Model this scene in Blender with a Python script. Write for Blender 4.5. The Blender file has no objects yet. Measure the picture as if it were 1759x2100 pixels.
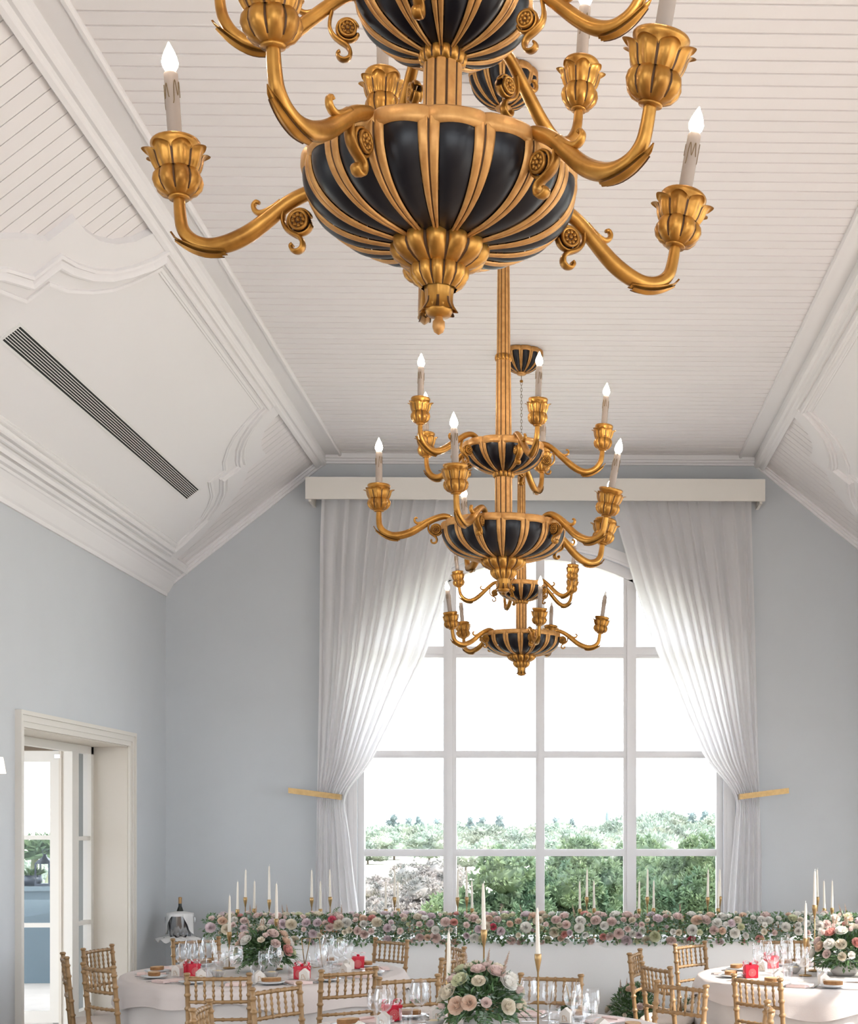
import bpy, math, random
from math import sin, cos, pi, radians, sqrt, atan2
from mathutils import Vector, Matrix

scene = bpy.context.scene
COL = scene.collection
EYE = 1.75                      # camera height
# ------------------------------------------------------------------ camera
cam_d = bpy.data.cameras.new('camera'); cam = bpy.data.objects.new('camera', cam_d); COL.objects.link(cam)
cam.location = (0, 0, EYE)
cam.rotation_euler = (radians(90), 0, radians(-1.3))
cam_d.sensor_fit = 'HORIZONTAL'; cam_d.sensor_width = 36.0
cam_d.lens = 3000.0 / 1759.0 * 36.0
cam_d.shift_x = (879.5 - 1223.0) / 1759.0
cam_d.shift_y = (1688.0 - 1050.0) / 1759.0
cam_d.clip_start = 0.05; cam_d.clip_end = 2000
scene.camera = cam
# ------------------------------------------------------------------ sky, sun, exposure
world = bpy.data.worlds.new('world'); scene.world = world; world.use_nodes = True
bg = world.node_tree.nodes['Background']
bg.inputs[0].default_value = (0.86, 0.93, 1.0, 1); bg.inputs[1].default_value = 3.0
sun_d = bpy.data.lights.new('sun', 'SUN'); sun = bpy.data.objects.new('sun', sun_d); COL.objects.link(sun)
sun_d.energy = 5.0; sun_d.angle = radians(0.6); sun_d.color = (1.0, 0.94, 0.85)
sun.rotation_euler = Vector((-0.80, 0.30, -0.72)).to_track_quat('-Z', 'Y').to_euler()
vs = scene.view_settings
vs.view_transform = 'Standard'; vs.look = 'None'; vs.exposure = 0.64; vs.gamma = 1.0; vs.use_curve_mapping = False
scene.cycles.use_denoising = True
scene.cycles.use_adaptive_sampling = True; scene.cycles.adaptive_threshold = 0.16; scene.cycles.light_sampling_threshold = 0.05
scene.cycles.max_bounces = 7; scene.cycles.diffuse_bounces = 3; scene.cycles.glossy_bounces = 3
scene.cycles.transparent_max_bounces = 12; scene.cycles.transmission_bounces = 6
scene.cycles.sample_clamp_indirect = 8.0; scene.cycles.caustics_reflective = False; scene.cycles.caustics_refractive = False

# ------------------------------------------------------------------ mesh helpers
class MB:
    def __init__(s): s.v = []; s.f = []; s.m = []; s.s = []
    def add(s, verts, faces, mat=0, smooth=False):
        o = len(s.v); s.v.extend([tuple(p) for p in verts])
        for k, f in enumerate(faces):
            s.f.append(tuple(i + o for i in f)); s.m.append(mat[k] if isinstance(mat, list) else mat); s.s.append(smooth)
        return s
    def box(s, x0, x1, y0, y1, z0, z1, mat=0):
        return s.add([(x0,y0,z0),(x1,y0,z0),(x1,y1,z0),(x0,y1,z0),(x0,y0,z1),(x1,y0,z1),(x1,y1,z1),(x0,y1,z1)],
                     [(0,3,2,1),(4,5,6,7),(0,1,5,4),(1,2,6,5),(2,3,7,6),(3,0,4,7)], mat)
    def grid(s, fn, nu, nv, wrapu=False, wrapv=False, mat=0, smooth=True, matfn=None, flip=False):
        cu = nu if wrapu else nu + 1; cv = nv if wrapv else nv + 1
        V = [fn(i / nu, j / nv) for j in range(cv) for i in range(cu)]
        F = []; M = []
        for j in range(nv):
            for i in range(nu):
                a = j*cu+i; b = j*cu+(i+1) % cu; c = ((j+1) % cv)*cu+(i+1) % cu; d = ((j+1) % cv)*cu+i
                F.append((a,d,c,b) if flip else (a,b,c,d)); M.append(matfn(i, j) if matfn else mat)
        return s.add(V, F, M, smooth)
    def lathe(s, prof, n=24, c=(0,0,0), mat=0, smooth=True, cap0=False, cap1=False, rot=0.0):
        V = []; F = []
        for (r, z) in prof:
            for i in range(n):
                a = 2*pi*i/n+rot; V.append((c[0]+r*cos(a), c[1]+r*sin(a), c[2]+z))
        for j in range(len(prof)-1):
            for i in range(n):
                F.append((j*n+i, j*n+(i+1) % n, (j+1)*n+(i+1) % n, (j+1)*n+i))
        if cap0: F.append(tuple(range(n-1, -1, -1)))
        if cap1: F.append(tuple((len(prof)-1)*n+i for i in range(n)))
        return s.add(V, F, mat, smooth)
    def tube(s, path, rad, n=8, mat=0, smooth=True, flat=1.0, caps=True, up=(0,1,0)):
        P = [Vector(p) for p in path]; N = len(P); V = []; F = []
        if not isinstance(rad, (list, tuple)): rad = [rad]*N
        for k in range(N):
            t = (P[min(k+1, N-1)]-P[max(k-1, 0)])
            t = t.normalized() if t.length > 1e-9 else Vector((0,0,1))
            u = Vector(up) - t*t.dot(Vector(up))
            if u.length < 1e-3: u = Vector((1,0,0)) - t*t.x
            u.normalize(); w = t.cross(u)
            for i in range(n):
                a = 2*pi*i/n; V.append(P[k]+(u*cos(a)*flat+w*sin(a))*rad[k])
        for k in range(N-1):
            for i in range(n): F.append((k*n+i, k*n+(i+1) % n, (k+1)*n+(i+1) % n, (k+1)*n+i))
        if caps: F.append(tuple(range(n-1, -1, -1))); F.append(tuple((N-1)*n+i for i in range(n)))
        return s.add(V, F, mat, smooth)
    def prism(s, poly, fn, h0, h1, mat=0):
        """poly: 2-D outline; fn(a, b, h) -> point; extruded from h0 to h1"""
        n = len(poly); V = [fn(a, b, h0) for a, b in poly]+[fn(a, b, h1) for a, b in poly]
        F = [tuple(range(n)), tuple(range(2*n-1, n-1, -1))]+[(i, i+n, (i+1) % n+n, (i+1) % n) for i in range(n)]
        return s.add(V, F, mat)
    def mesh(s, name, fixn=True, sharp=None):
        me = bpy.data.meshes.new(name); me.from_pydata(s.v, [], s.f)
        me.polygons.foreach_set('material_index', s.m); me.polygons.foreach_set('use_smooth', s.s)
        if fixn:
            import bmesh
            bm = bmesh.new(); bm.from_mesh(me); bmesh.ops.recalc_face_normals(bm, faces=bm.faces); bm.to_mesh(me); bm.free()
        if sharp: me.set_sharp_from_angle(angle=radians(sharp))
        me.update(); return me

def setm(me, mats):
    if len(me.materials): me.materials.clear()
    for m in (mats if isinstance(mats, (list, tuple)) else [mats]): me.materials.append(m)
def obj(name, mb, mats=None, parent=None, loc=(0,0,0), rot=(0,0,0), fixn=True, sharp=None):
    me = mb.mesh(name, fixn, sharp) if isinstance(mb, MB) else mb
    if mats is not None and len(me.materials) == 0: setm(me, mats)
    o = bpy.data.objects.new(name, me); COL.objects.link(o)
    o.location = loc; o.rotation_euler = rot
    if parent is not None: o.parent = parent
    return o
def tag(o, label=None, cat=None, group=None, kind=None):
    if label: o['label'] = label
    if cat: o['category'] = cat
    if group: o['group'] = group
    if kind: o['kind'] = kind
    return o
def empty(name, label=None, cat=None, loc=(0,0,0), rz=0, group=None, kind=None):
    o = bpy.data.objects.new(name, None); COL.objects.link(o); o.location = loc; o.rotation_euler = (0,0,rz)
    o.empty_display_size = 0.05
    return tag(o, label, cat, group, kind)
def struct(name, mb, mats, parent=None, label=None, cat=None, **k):
    o = obj(name, mb, mats, parent, **k)
    if parent is None: tag(o, label, cat, kind='structure')
    return o

# ------------------------------------------------------------------ materials
def mat(name, col, rough=0.6, metal=0.0, var=0.0, scale=8.0, bump=0.0, bscale=40.0, spec=0.5, objvar=0.0, col2=None, sheen=0.0, trans=0.0):
    m = bpy.data.materials.new(name); m.use_nodes = True; nt = m.node_tree; N = nt.nodes; L = nt.links
    b = N['Principled BSDF']; out = N['Material Output']
    b.inputs['Base Color'].default_value = (*col, 1); b.inputs['Roughness'].default_value = rough
    b.inputs['Metallic'].default_value = metal; b.inputs['Specular IOR Level'].default_value = spec
    if sheen: b.inputs['Sheen Weight'].default_value = sheen
    src = None
    tc = N.new('ShaderNodeTexCoord')
    if var or col2:
        nz = N.new('ShaderNodeTexNoise'); nz.inputs['Scale'].default_value = scale; nz.inputs['Detail'].default_value = 3
        L.new(tc.outputs['Object'], nz.inputs['Vector'])
        mx = N.new('ShaderNodeMix'); mx.data_type = 'RGBA'
        mx.inputs['A'].default_value = (*col, 1)
        c2 = col2 if col2 else tuple(c*(1-var) for c in col)
        mx.inputs['B'].default_value = (*c2, 1)
        rp = N.new('ShaderNodeMapRange'); rp.inputs[1].default_value = 0.35; rp.inputs[2].default_value = 0.7
        L.new(nz.outputs['Fac'], rp.inputs[0]); L.new(rp.outputs[0], mx.inputs['Factor']); src = mx.outputs['Result']
    if objvar:
        oi = N.new('ShaderNodeObjectInfo'); hs = N.new('ShaderNodeHueSaturation')
        mr = N.new('ShaderNodeMapRange'); mr.inputs[3].default_value = 1-objvar; mr.inputs[4].default_value = 1+objvar
        L.new(oi.outputs['Random'], mr.inputs[0]); L.new(mr.outputs[0], hs.inputs['Value'])
        if src: L.new(src, hs.inputs['Color'])
        else: hs.inputs['Color'].default_value = (*col, 1)
        src = hs.outputs['Color']
    if src: L.new(src, b.inputs['Base Color'])
    if bump:
        n2 = N.new('ShaderNodeTexNoise'); n2.inputs['Scale'].default_value = bscale; n2.inputs['Detail'].default_value = 2
        L.new(tc.outputs['Object'], n2.inputs['Vector'])
        bp = N.new('ShaderNodeBump'); bp.inputs['Strength'].default_value = bump; bp.inputs['Distance'].default_value = 0.01
        L.new(n2.outputs['Fac'], bp.inputs['Height']); L.new(bp.outputs['Normal'], b.inputs['Normal'])
    if trans:
        t = N.new('ShaderNodeBsdfTranslucent'); ms = N.new('ShaderNodeMixShader'); ms.inputs[0].default_value = trans
        if src: L.new(src, t.inputs['Color'])
        else: t.inputs['Color'].default_value = (*col, 1)
        L.new(b.outputs[0], ms.inputs[1]); L.new(t.outputs[0], ms.inputs[2]); L.new(ms.outputs[0], out.inputs[0])
    return m
def glass_mat(name, tint=(1,1,1), refl=0.06, rough=0.02, edge=0.5):
    m = bpy.data.materials.new(name); m.use_nodes = True; nt = m.node_tree; N = nt.nodes; L = nt.links
    for n in list(N):
        if n.type != 'OUTPUT_MATERIAL': N.remove(n)
    out = [n for n in N if n.type == 'OUTPUT_MATERIAL'][0]
    t = N.new('ShaderNodeBsdfTransparent'); t.inputs[0].default_value = (*tint, 1)
    g = N.new('ShaderNodeBsdfGlossy'); g.inputs['Roughness'].default_value = rough; g.inputs[0].default_value = (0.95,0.97,1,1)
    lw = N.new('ShaderNodeLayerWeight'); lw.inputs[0].default_value = 0.25
    mr = N.new('ShaderNodeMapRange'); mr.inputs[3].default_value = refl; mr.inputs[4].default_value = edge
    ms = N.new('ShaderNodeMixShader')
    L.new(lw.outputs['Facing'], mr.inputs[0]); L.new(mr.outputs[0], ms.inputs[0])
    L.new(t.outputs[0], ms.inputs[1]); L.new(g.outputs[0], ms.inputs[2]); L.new(ms.outputs[0], out.inputs[0])
    return m
def emit_mat(name, col, strength):
    m = bpy.data.materials.new(name); m.use_nodes = True; nt = m.node_tree; N = nt.nodes
    b = N['Principled BSDF']; b.inputs['Base Color'].default_value = (*col, 1)
    b.inputs['Emission Color'].default_value = (*col, 1); b.inputs['Emission Strength'].default_value = strength
    return m

M = {}
M['wall'] = mat('wall_paint', (0.61,0.63,0.65), 0.85, bump=0.04, bscale=220, var=0.02, scale=3)
M['white'] = mat('white_plaster', (0.87,0.85,0.845), 0.6)
M['plank'] = mat('ceiling_board_paint', (0.86,0.825,0.815), 0.55, objvar=0.012)
M['joint'] = mat('board_joint', (0.42,0.36,0.32), 0.9)
M['cream'] = mat('cream_joinery', (0.74,0.70,0.64), 0.5)
M['reveal'] = mat('cream_reveal', (0.66,0.60,0.52), 0.6)
M['winpaint'] = mat('window_paint', (0.82,0.80,0.80), 0.45)
M['valance'] = mat('valance_fabric', (0.80,0.76,0.70), 0.8, bump=0.05, bscale=300)
M['curtain'] = mat('sheer_curtain', (0.90,0.88,0.88), 0.9, trans=0.50, bump=0.02, bscale=200)
M['floor'] = mat('wood_floor', (0.34,0.255,0.20), 0.4, var=0.35, scale=3)
M['glass'] = glass_mat('clear_glass', (1,1,1), 0.035, 0.03, 0.50)
M['pane'] = glass_mat('pane_glass', (0.985,0.99,1.0), 0.006, 0.01, 0.06)
M['gold'] = mat('antique_gold', (0.54,0.265,0.052), 0.34, 0.7, col2=(0.29,0.125,0.020), scale=16, bump=0.05, bscale=90)
M['gilt'] = mat('light_gilding', (0.60,0.315,0.10), 0.42, 0.5, col2=(0.47,0.225,0.065), scale=40, bump=0.05, bscale=120)
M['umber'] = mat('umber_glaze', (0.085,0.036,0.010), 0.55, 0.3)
M['black'] = mat('black_lacquer', (0.006,0.006,0.009), 0.33, bump=0.02, bscale=60, spec=0.35)
M['sleeve'] = mat('candle_sleeve', (0.37,0.30,0.25), 0.6)
M['drip'] = mat('drip_line', (0.20,0.13,0.06), 0.7)
M['bulb'] = emit_mat('lit_bulb', (1.0,0.87,0.72), 85.0)
M['bulb_off'] = mat('unlit_bulb', (0.78,0.76,0.72), 0.2)
M['brass'] = mat('brushed_brass', (0.42,0.27,0.12), 0.35, 0.85, var=0.2, scale=30)
M['chain'] = mat('aged_chain', (0.28,0.22,0.14), 0.45, 0.8)
M['chairgold'] = mat('gold_bamboo_paint', (0.345,0.205,0.09), 0.33, 0.15, var=0.18, scale=30, objvar=0.06)
M['cushion'] = mat('ivory_cushion', (0.74,0.66,0.60), 0.85, bump=0.05, bscale=120)
M['cloth'] = mat('linen_cloth', (0.76,0.71,0.68), 0.9, bump=0.08, bscale=260, trans=0.12)
M['overlay'] = mat('linen_overlay', (0.68,0.61,0.58), 0.9, bump=0.08, bscale=260)
M['whitecloth'] = mat('white_cloth', (0.85,0.84,0.83), 0.9, bump=0.05, bscale=200)
M['vent'] = mat('vent_white', (0.82,0.81,0.79), 0.4)
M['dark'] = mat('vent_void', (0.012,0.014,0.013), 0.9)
M['steel'] = mat('polished_steel', (0.55,0.56,0.58), 0.16, 1.0)
M['porcelain'] = mat('porcelain', (0.80,0.82,0.84), 0.15)
M['bread'] = mat('bread_crumb', (0.62,0.40,0.22), 0.9, var=0.25, scale=40, bump=0.3, bscale=60)
M['crust'] = mat('bread_crust', (0.36,0.17,0.06), 0.85, var=0.3, scale=40)
M['red'] = mat('red_card', (0.62,0.008,0.030), 0.4)
M['ribbon'] = mat('red_ribbon', (0.72,0.010,0.045), 0.35)
M['print'] = mat('pale_pink_print', (0.74,0.25,0.24), 0.6)
M['paper'] = mat('cream_paper', (0.78,0.72,0.66), 0.8)
M['pinkpaper'] = mat('blush_paper', (0.80,0.62,0.58), 0.8)
M['kraft'] = mat('kraft_print', (0.50,0.33,0.20), 0.8)
M['candle'] = mat('ivory_wax', (0.80,0.73,0.63), 0.45)
M['wick'] = mat('white_wick', (0.82,0.80,0.78), 0.8)
M['ceramic'] = mat('grey_ceramic', (0.50,0.47,0.44), 0.4)
M['butter'] = mat('butter', (0.80,0.66,0.42), 0.5)
M['bottle'] = mat('dark_bottle', (0.01,0.015,0.012), 0.1)
M['foil'] = mat('gold_foil', (0.48,0.30,0.14), 0.4, 0.7)
def petal(n, c, c2): return mat(n, c, 0.6, col2=c2, scale=14, trans=0.38, objvar=0.05)
PET = [petal('blush_petal', (0.84,0.64,0.60), (0.86,0.75,0.69)), petal('ivory_petal', (0.86,0.80,0.68), (0.84,0.73,0.58)),
       petal('white_petal', (0.88,0.86,0.83), (0.86,0.82,0.74)), petal('peach_petal', (0.84,0.60,0.46), (0.84,0.70,0.58)),
       petal('coral_petal', (0.76,0.34,0.30), (0.82,0.50,0.44)), petal('lilac_petal', (0.78,0.64,0.67), (0.84,0.74,0.75)),
       petal('green_white_petal', (0.70,0.72,0.46), (0.78,0.76,0.60)), petal('hotpink_petal', (0.70,0.07,0.15), (0.78,0.25,0.30))]
M['leaf'] = mat('dark_leaf', (0.075,0.135,0.055), 0.5, col2=(0.14,0.22,0.09), scale=20, trans=0.2)
M['fern'] = mat('fern_green', (0.10,0.20,0.08), 0.5, col2=(0.17,0.28,0.12), scale=18, trans=0.2)
M['eucalyptus'] = mat('eucalyptus_leaf', (0.33,0.42,0.33), 0.55, col2=(0.24,0.34,0.25), scale=16, trans=0.2)
M['plume'] = mat('dry_plume', (0.60,0.44,0.34), 0.8, trans=0.2)
M['pine'] = mat('pine_needles', (0.085,0.155,0.09), 0.6, col2=(0.22,0.28,0.14), scale=0.9, trans=0.3)
M['shrub'] = mat('pale_shrub', (0.42,0.43,0.28), 0.7, col2=(0.22,0.27,0.14), scale=1.4, trans=0.25)
M['dry'] = mat('dry_brush', (0.38,0.33,0.305), 0.85, col2=(0.20,0.21,0.20), scale=0.8, trans=0.15)
M['far'] = mat('hazed_far_foliage', (0.27,0.33,0.27), 0.8, col2=(0.38,0.39,0.30), scale=0.18, trans=0.15, objvar=0.18)  # distance haze is put into this paler grey-green
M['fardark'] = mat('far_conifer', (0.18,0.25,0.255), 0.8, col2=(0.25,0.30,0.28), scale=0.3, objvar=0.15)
M['bark'] = mat('bark', (0.20,0.15,0.11), 0.9)
M['meadow'] = mat('dry_meadow', (0.50,0.49,0.40), 0.95, col2=(0.38,0.41,0.27), scale=0.03)
M['terrace'] = mat('terrace_stone', (0.55,0.50,0.45), 0.8, var=0.1, scale=4)
M['pier'] = mat('added_pier_grey', (0.26,0.26,0.245), 0.8)
M['terracewall'] = mat('terrace_render', (0.13,0.18,0.21), 0.8, var=0.12, scale=2)
M['iron'] = mat('blackened_iron', (0.03,0.04,0.055), 0.4, 0.3)
M['shade'] = emit_mat('lit_lampshade', (1.0,0.80,0.66), 1.1)
# ================================================================== ROOM SHELL
XL, XR, YF, YB = -3.78, 3.35, 14.0, -5.0
XC = (XL + XR) / 2
ZC = 5.27
def mirx(x): return 2*XC - x
OPEN_Y = [(10.29, 12.79), (4.9, 7.4), (-0.5, 2.0)]
OPEN_Z = 2.42
ADDED_BAYS = [(5.2, 9.4), (0.3, 4.5), (-4.6, -0.4)]; BAY_Z = 3.55     # unseen tall right-wall window bays, added to let in more daylight
struct('floor', MB().box(XL-0.34, XR+0.34, YB-0.3, YF+0.3, -0.2, 0.0), M['floor'], label='polished brown wooden floor of the banquet hall', cat='floor')
def side_wall(name, xa, xb, label, ops):
    b = MB(); edges = [YB] + [v for o in sorted(ops) for v in o[:2]] + [YF+0.3]
    for k in range(0, len(edges), 2): b.box(xa, xb, edges[k], edges[k+1], 0, 4.3)
    for (a, c, z) in ops: b.box(xa, xb, a, c, z, 4.3)
    return struct(name, b, M['wall'], label=label, cat='wall')
side_wall('wall_left', XL-0.32, XL, 'pale blue-grey painted side wall with glazed doorway', [(a, c, OPEN_Z) for a, c in OPEN_Y])
side_wall('wall_right', XR, XR+0.32, 'pale blue-grey painted side wall opposite the glazed doorway', [(*OPEN_Y[0], OPEN_Z)]+[(a, c, BAY_Z) for a, c in ADDED_BAYS])
# far wall with an arched window opening
WX0, WX1, WZ0, WSPR = -1.965, 1.535, 0.42, 3.36
WCX = (WX0+WX1)/2; ARW = (WX1-WX0)/2; ARH = 1.02            # arch half width / rise
ARR = (ARW*ARW+ARH*ARH)/(2*ARH)
def arch_z(x, off=0.0): return WSPR + sqrt(max(0.0, (ARR+off)**2-(x-WCX)**2)) - (ARR-ARH)
b = MB(); TOP = 5.6
b.box(XL-0.32, WX0, YF, YF+0.3, 0, TOP); b.box(WX1, XR+0.32, YF, YF+0.3, 0, TOP); b.box(WX0, WX1, YF, YF+0.3, 0, WZ0)
n = 28; xs = [WX0+(WX1-WX0)*i/n for i in range(n+1)]
for i in range(n):
    x0, x1 = xs[i], xs[i+1]; z0, z1 = arch_z(x0), arch_z(x1)
    b.add([(x0,YF,z0),(x1,YF,z1),(x1,YF,TOP),(x0,YF,TOP),(x0,YF+.3,z0),(x1,YF+.3,z1),(x1,YF+.3,TOP),(x0,YF+.3,TOP)],
          [(0,1,2,3),(7,6,5,4),(0,4,5,1)])
struct('wall_far', b, M['wall'], label='grey painted gable wall around the tall arched window', cat='wall')
b = MB(); b.box(XL-0.32, -3.2, YB-0.3, YB, 0, TOP); b.box(2.8, XR+0.32, YB-0.3, YB, 0, TOP); b.box(-3.2, 2.8, YB-0.3, YB, 0, 0.3); b.box(-3.2, 2.8, YB-0.3, YB, 4.1, TOP)  # wide unseen opening, made large to let in more daylight
struct('wall_back', b, M['wall'], label='grey painted wall behind the viewer', cat='wall')
# ---- flat ceiling, boards one by one
ceil = struct('ceiling', MB().box(-2.40, mirx(-2.40), YB-0.3, YF+0.3, ZC+0.004, ZC+0.2), M['joint'], label='high flat ceiling of narrow white painted boards', cat='ceiling')
PITCH = 0.1155
pb = MB(); w = (PITCH-0.007)/2
pb.add([(-1.9,-w,0),(1.9,-w,0),(1.9,w,0),(-1.9,w,0),(-1.9,-w+.004,-.014),(1.9,-w+.004,-.014),(1.9,w-.004,-.014),(-1.9,w-.004,-.014)],
       [(4,5,6,7),(0,1,5,4),(1,2,6,5),(2,3,7,6),(3,0,4,7)])
pm = pb.mesh('plank'); setm(pm, M['plank'])
k = 0
while True:
    y = YF-0.06-k*PITCH
    if y < 4.6: break
    obj('plank', pm, None, ceil, loc=(XC, y, ZC+0.006)); k += 1
y_end = y + PITCH/2
struct('near_boarding', MB().box(-2.11, mirx(-2.11), YB, y_end-0.004, ZC-0.008, ZC+0.004), M['plank'], parent=ceil)
# ---- sloping sides
SA = Vector((XL, 0, 4.05)); SBv = Vector((-2.28, 0, 5.23)); SLEN = (SBv-SA).length; SE = (SBv-SA).normalized(); SN = Vector((SE.z, 0, -SE.x))
def SL(side):
    def f(t, w, h):
        p = SA + SE*w + SN*h
        return (p.x if side < 0 else mirx(p.x), t, p.z)
    return f
HALF_OUT = [(3.26,.26),(3.22,.48),(3.10,.72),(2.96,.93),(2.78,1.13),(2.62,1.24),(2.47,1.31),(2.47,1.50),(2.32,1.50),(2.15,1.525),(2.00,1.59),(1.90,1.68),(1.85,1.79)]
HALF_MID = [(3.02,.26),(2.99,.46),(2.88,.76),(2.72,.93),(2.52,1.05),(2.29,1.12),(2.29,1.31),(2.12,1.34),(1.93,1.40),(1.79,1.48),(1.69,1.58),(1.61,1.70),(1.58,1.80)]
HALF_IN = [(2.90,.37),(2.87,.50),(2.75,.69),(2.60,.82),(2.44,.91),(2.11,.985),(2.11,1.145),(1.93,1.19),(1.74,1.29),(1.61,1.39),(1.53,1.50),(1.48,1.60),(1.45,1.695)]
def loop(half, tc): return [(tc+d, w) for d, w in half] + [(tc-d, w) for d, w in reversed(half)]
def offs(pts, d):
    n = len(pts); out = []
    area = sum(pts[i][0]*pts[(i+1) % n][1]-pts[(i+1) % n][0]*pts[i][1] for i in range(n)); sg = 1 if area > 0 else -1
    for i in range(n):
        p0, p1, p2 = (Vector(pts[i-1]), Vector(pts[i]), Vector(pts[(i+1) % n]))
        a = (p1-p0).normalized(); c = (p2-p1).normalized()
        n1 = Vector((-a.y, a.x))*sg; n2 = Vector((-c.y, c.x))*sg
        m = (n1+n2); 
        if m.length < 0.2: m = n1
        m.normalize(); q = p1 + m*(d/max(0.45, m.dot(n1))); out.append((q.x, q.y))
    return out
def mould(mb, pts, prof, fn):
    rings = [([fn(a, c, h) for a, c in offs(pts, d)]) for d, h in prof]; n = len(pts)
    V = [p for r in rings for p in r]; F = []
    for j in range(len(prof)-1):
        for i in range(n): F.append((j*n+i, j*n+(i+1) % n, (j+1)*n+(i+1) % n, (j+1)*n+i))
    mb.add(V, F)
def slope(side, name, label):
    fn = SL(side); b = MB()
    b.prism([(YB,-0.2),(YF+0.3,-0.2),(YF+0.3,SLEN+0.05),(YB,SLEN+0.05)], fn, -0.15, -0.012)
    root = struct(name, b, M['joint'], label=label, cat='ceiling')
    # boards of the spandrels, each cut from the eaves to the ridge border
    pb = MB(); hw = (PITCH-0.007)/2
    V0 = fn(0, .24, -0.012)
    pb.prism([(-hw,.24),(hw,.24),(hw,1.81),(-hw,1.81)], lambda t, w, h: tuple(Vector(fn(t, w, h))-Vector(V0)), -0.012, 0.0)
    pm = pb.mesh('plank'); setm(pm, M['plank'])
    k = 0
    while True:
        y = YF-0.06-k*PITCH; k += 1
        if y < 5.0: break
        if 8.75 < y < 11.8: continue
        obj('plank', pm, None, root, loc=(V0[0], y, V0[2]))
    for tc in (10.28, 2.88):
        if tc > 5:
            pl = MB(); pl.prism(loop(HALF_OUT, tc), fn, -0.012, 0.040); struct('panel_plate', pl, M['white'], root)
        else:
            pl = MB(); pl.prism(loop(HALF_OUT, tc), fn, -0.012, 0.040); struct('panel_plate', pl, M['white'], root)
        m1 = MB(); mould(m1, loop(HALF_MID, tc), [(-.012,.038),(-.012,.058),(.004,.064),(.018,.050),(.030,.066),(.046,.080),(.058,.078),(.064,.060),(.078,.054),(.082,.038)], fn)
        struct('raised_moulding', m1, M['white'], root)
        m2 = MB(); mould(m2, loop(HALF_IN, tc), [(-.030,.038),(-.030,.050),(-.014,.056),(-.004,.056),(0,.050),(.012,.050),(.014,.038)], fn)
        struct('inner_moulding', m2, M['white'], root)
    return root
sl = slope(-1, 'ceiling_left', 'left sloping ceiling side with curved plaster panel frame and board spandrels')
sr = slope(1, 'ceiling_right', 'right sloping ceiling side with curved plaster panel frame and board spandrels')
def extr(mb, prof, y0, y1, side):
    pr = [(x if side < 0 else mirx(x), z) for x, z in prof]; n = len(pr)
    V = [(x, y0, z) for x, z in pr]+[(x, y1, z) for x, z in pr]
    F = [(i, i+1, i+1+n, i+n) for i in range(n-1)]+[tuple(range(n)), tuple(range(2*n-1, n-1, -1))]
    mb.add(V, F)
def sw(w, h): p = SA+SE*w+SN*h; return (p.x, p.z)
for side, nm, lb in ((-1, 'left', 'left'), (1, 'right', 'right')):
    b = MB()
    extr(b, [sw(1.79,-.01), sw(1.79,.045), sw(1.815,.052), sw(1.83,.046), sw(1.845,.046), sw(1.86,.062), sw(1.885,.062), sw(SLEN,.045), (-2.262,5.19), (-2.255,5.246), (-2.135,5.246), (-2.130,5.232), (-2.112,5.232), (-2.105,5.245), (-2.105,5.275)], YB, YF, side)
    struct('trim_1' if side < 0 else 'trim_2', b, M['white'], label=f'long white moulded border between flat ceiling and {lb} slope', cat='trim')
    b = MB()
    extr(b, [(XL-.01,3.905),(XL+.016,3.905),(XL+.020,3.935),(XL+.034,3.950),(XL+.055,3.985),(XL+.085,4.035),(XL+.110,4.066),(XL+.118,4.070),(XL+.124,4.088),(XL+.150,4.094),(XL+.158,4.122),(XL+.185,4.130),sw(.20,.075),sw(.225,.062),sw(.235,.045),sw(.26,.04),sw(.26,-.01)], YB, YF, side)
    struct('trim_3' if side < 0 else 'trim_4', b, M['white'], label=f'deep white crown moulding along top of {lb} side wall', cat='trim')
# rake moulding on the far wall
P = [sw(0.0,0), sw(SLEN,0)]
P = [(XL, 4.05-.02), (-2.28, 5.23), (mirx(-2.28), 5.23), (XR, 4.05-.02)]
def rake(d0, d1, y0, mbx):
    e = [(P[i+1][0]-P[i][0], P[i+1][1]-P[i][1]) for i in range(3)]
    def off(d):
        out = []
        for i, p in enumerate(P):
            ns = []
            for j in (i-1, i):
                if 0 <= j < 3:
                    L_ = sqrt(e[j][0]**2+e[j][1]**2); ns.append(Vector((e[j][1]/L_, -e[j][0]/L_)))
            m = (ns[0]+ns[-1]).normalized(); out.append((p[0]+m.x*d/m.dot(ns[0]), p[1]+m.y*d/m.dot(ns[0])))
        return out
    A_, B_ = off(d0), off(d1)
    for i in range(3):
        q = [A_[i], A_[i+1], B_[i+1], B_[i]]
        mbx.prism(q, lambda x, z, h: (x, h, z), y0, YF)
b = MB(); rake(-0.04, 0.055, YF-0.022, b); rake(-0.04, 0.035, YF-0.045, b); rake(-0.04, 0.012, YF-0.065, b)
struct('trim_5', b, M['white'], label='white moulding following the ceiling line on the window wall', cat='trim')
# baseboards
for side, nm in ((-1, 'left'), (1, 'right')):
    b = MB(); ed = [YB, -0.62, 2.12, 4.78, 7.52, 10.17, 12.99, YF] if side < 0 else [YB, -4.6, -.4, .3, 4.5, 5.2, 9.4, 10.17, 12.99, YF]
    for k in range(0, len(ed), 2):
        x0, x1 = (XL, XL+.018) if side < 0 else (XR-.018, XR)
        b.box(x0, x1, ed[k], ed[k+1], 0, 0.14)
    struct('baseboard_'+nm, b, M['cream'], label=f'white painted baseboard along the {nm} side wall', cat='baseboard')
b = MB(); b.box(XL+.02, XR-.02, YF-.018, YF, 0, .14); struct('baseboard_far', b, M['cream'], label='white painted baseboard below the arched window', cat='baseboard')

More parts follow.
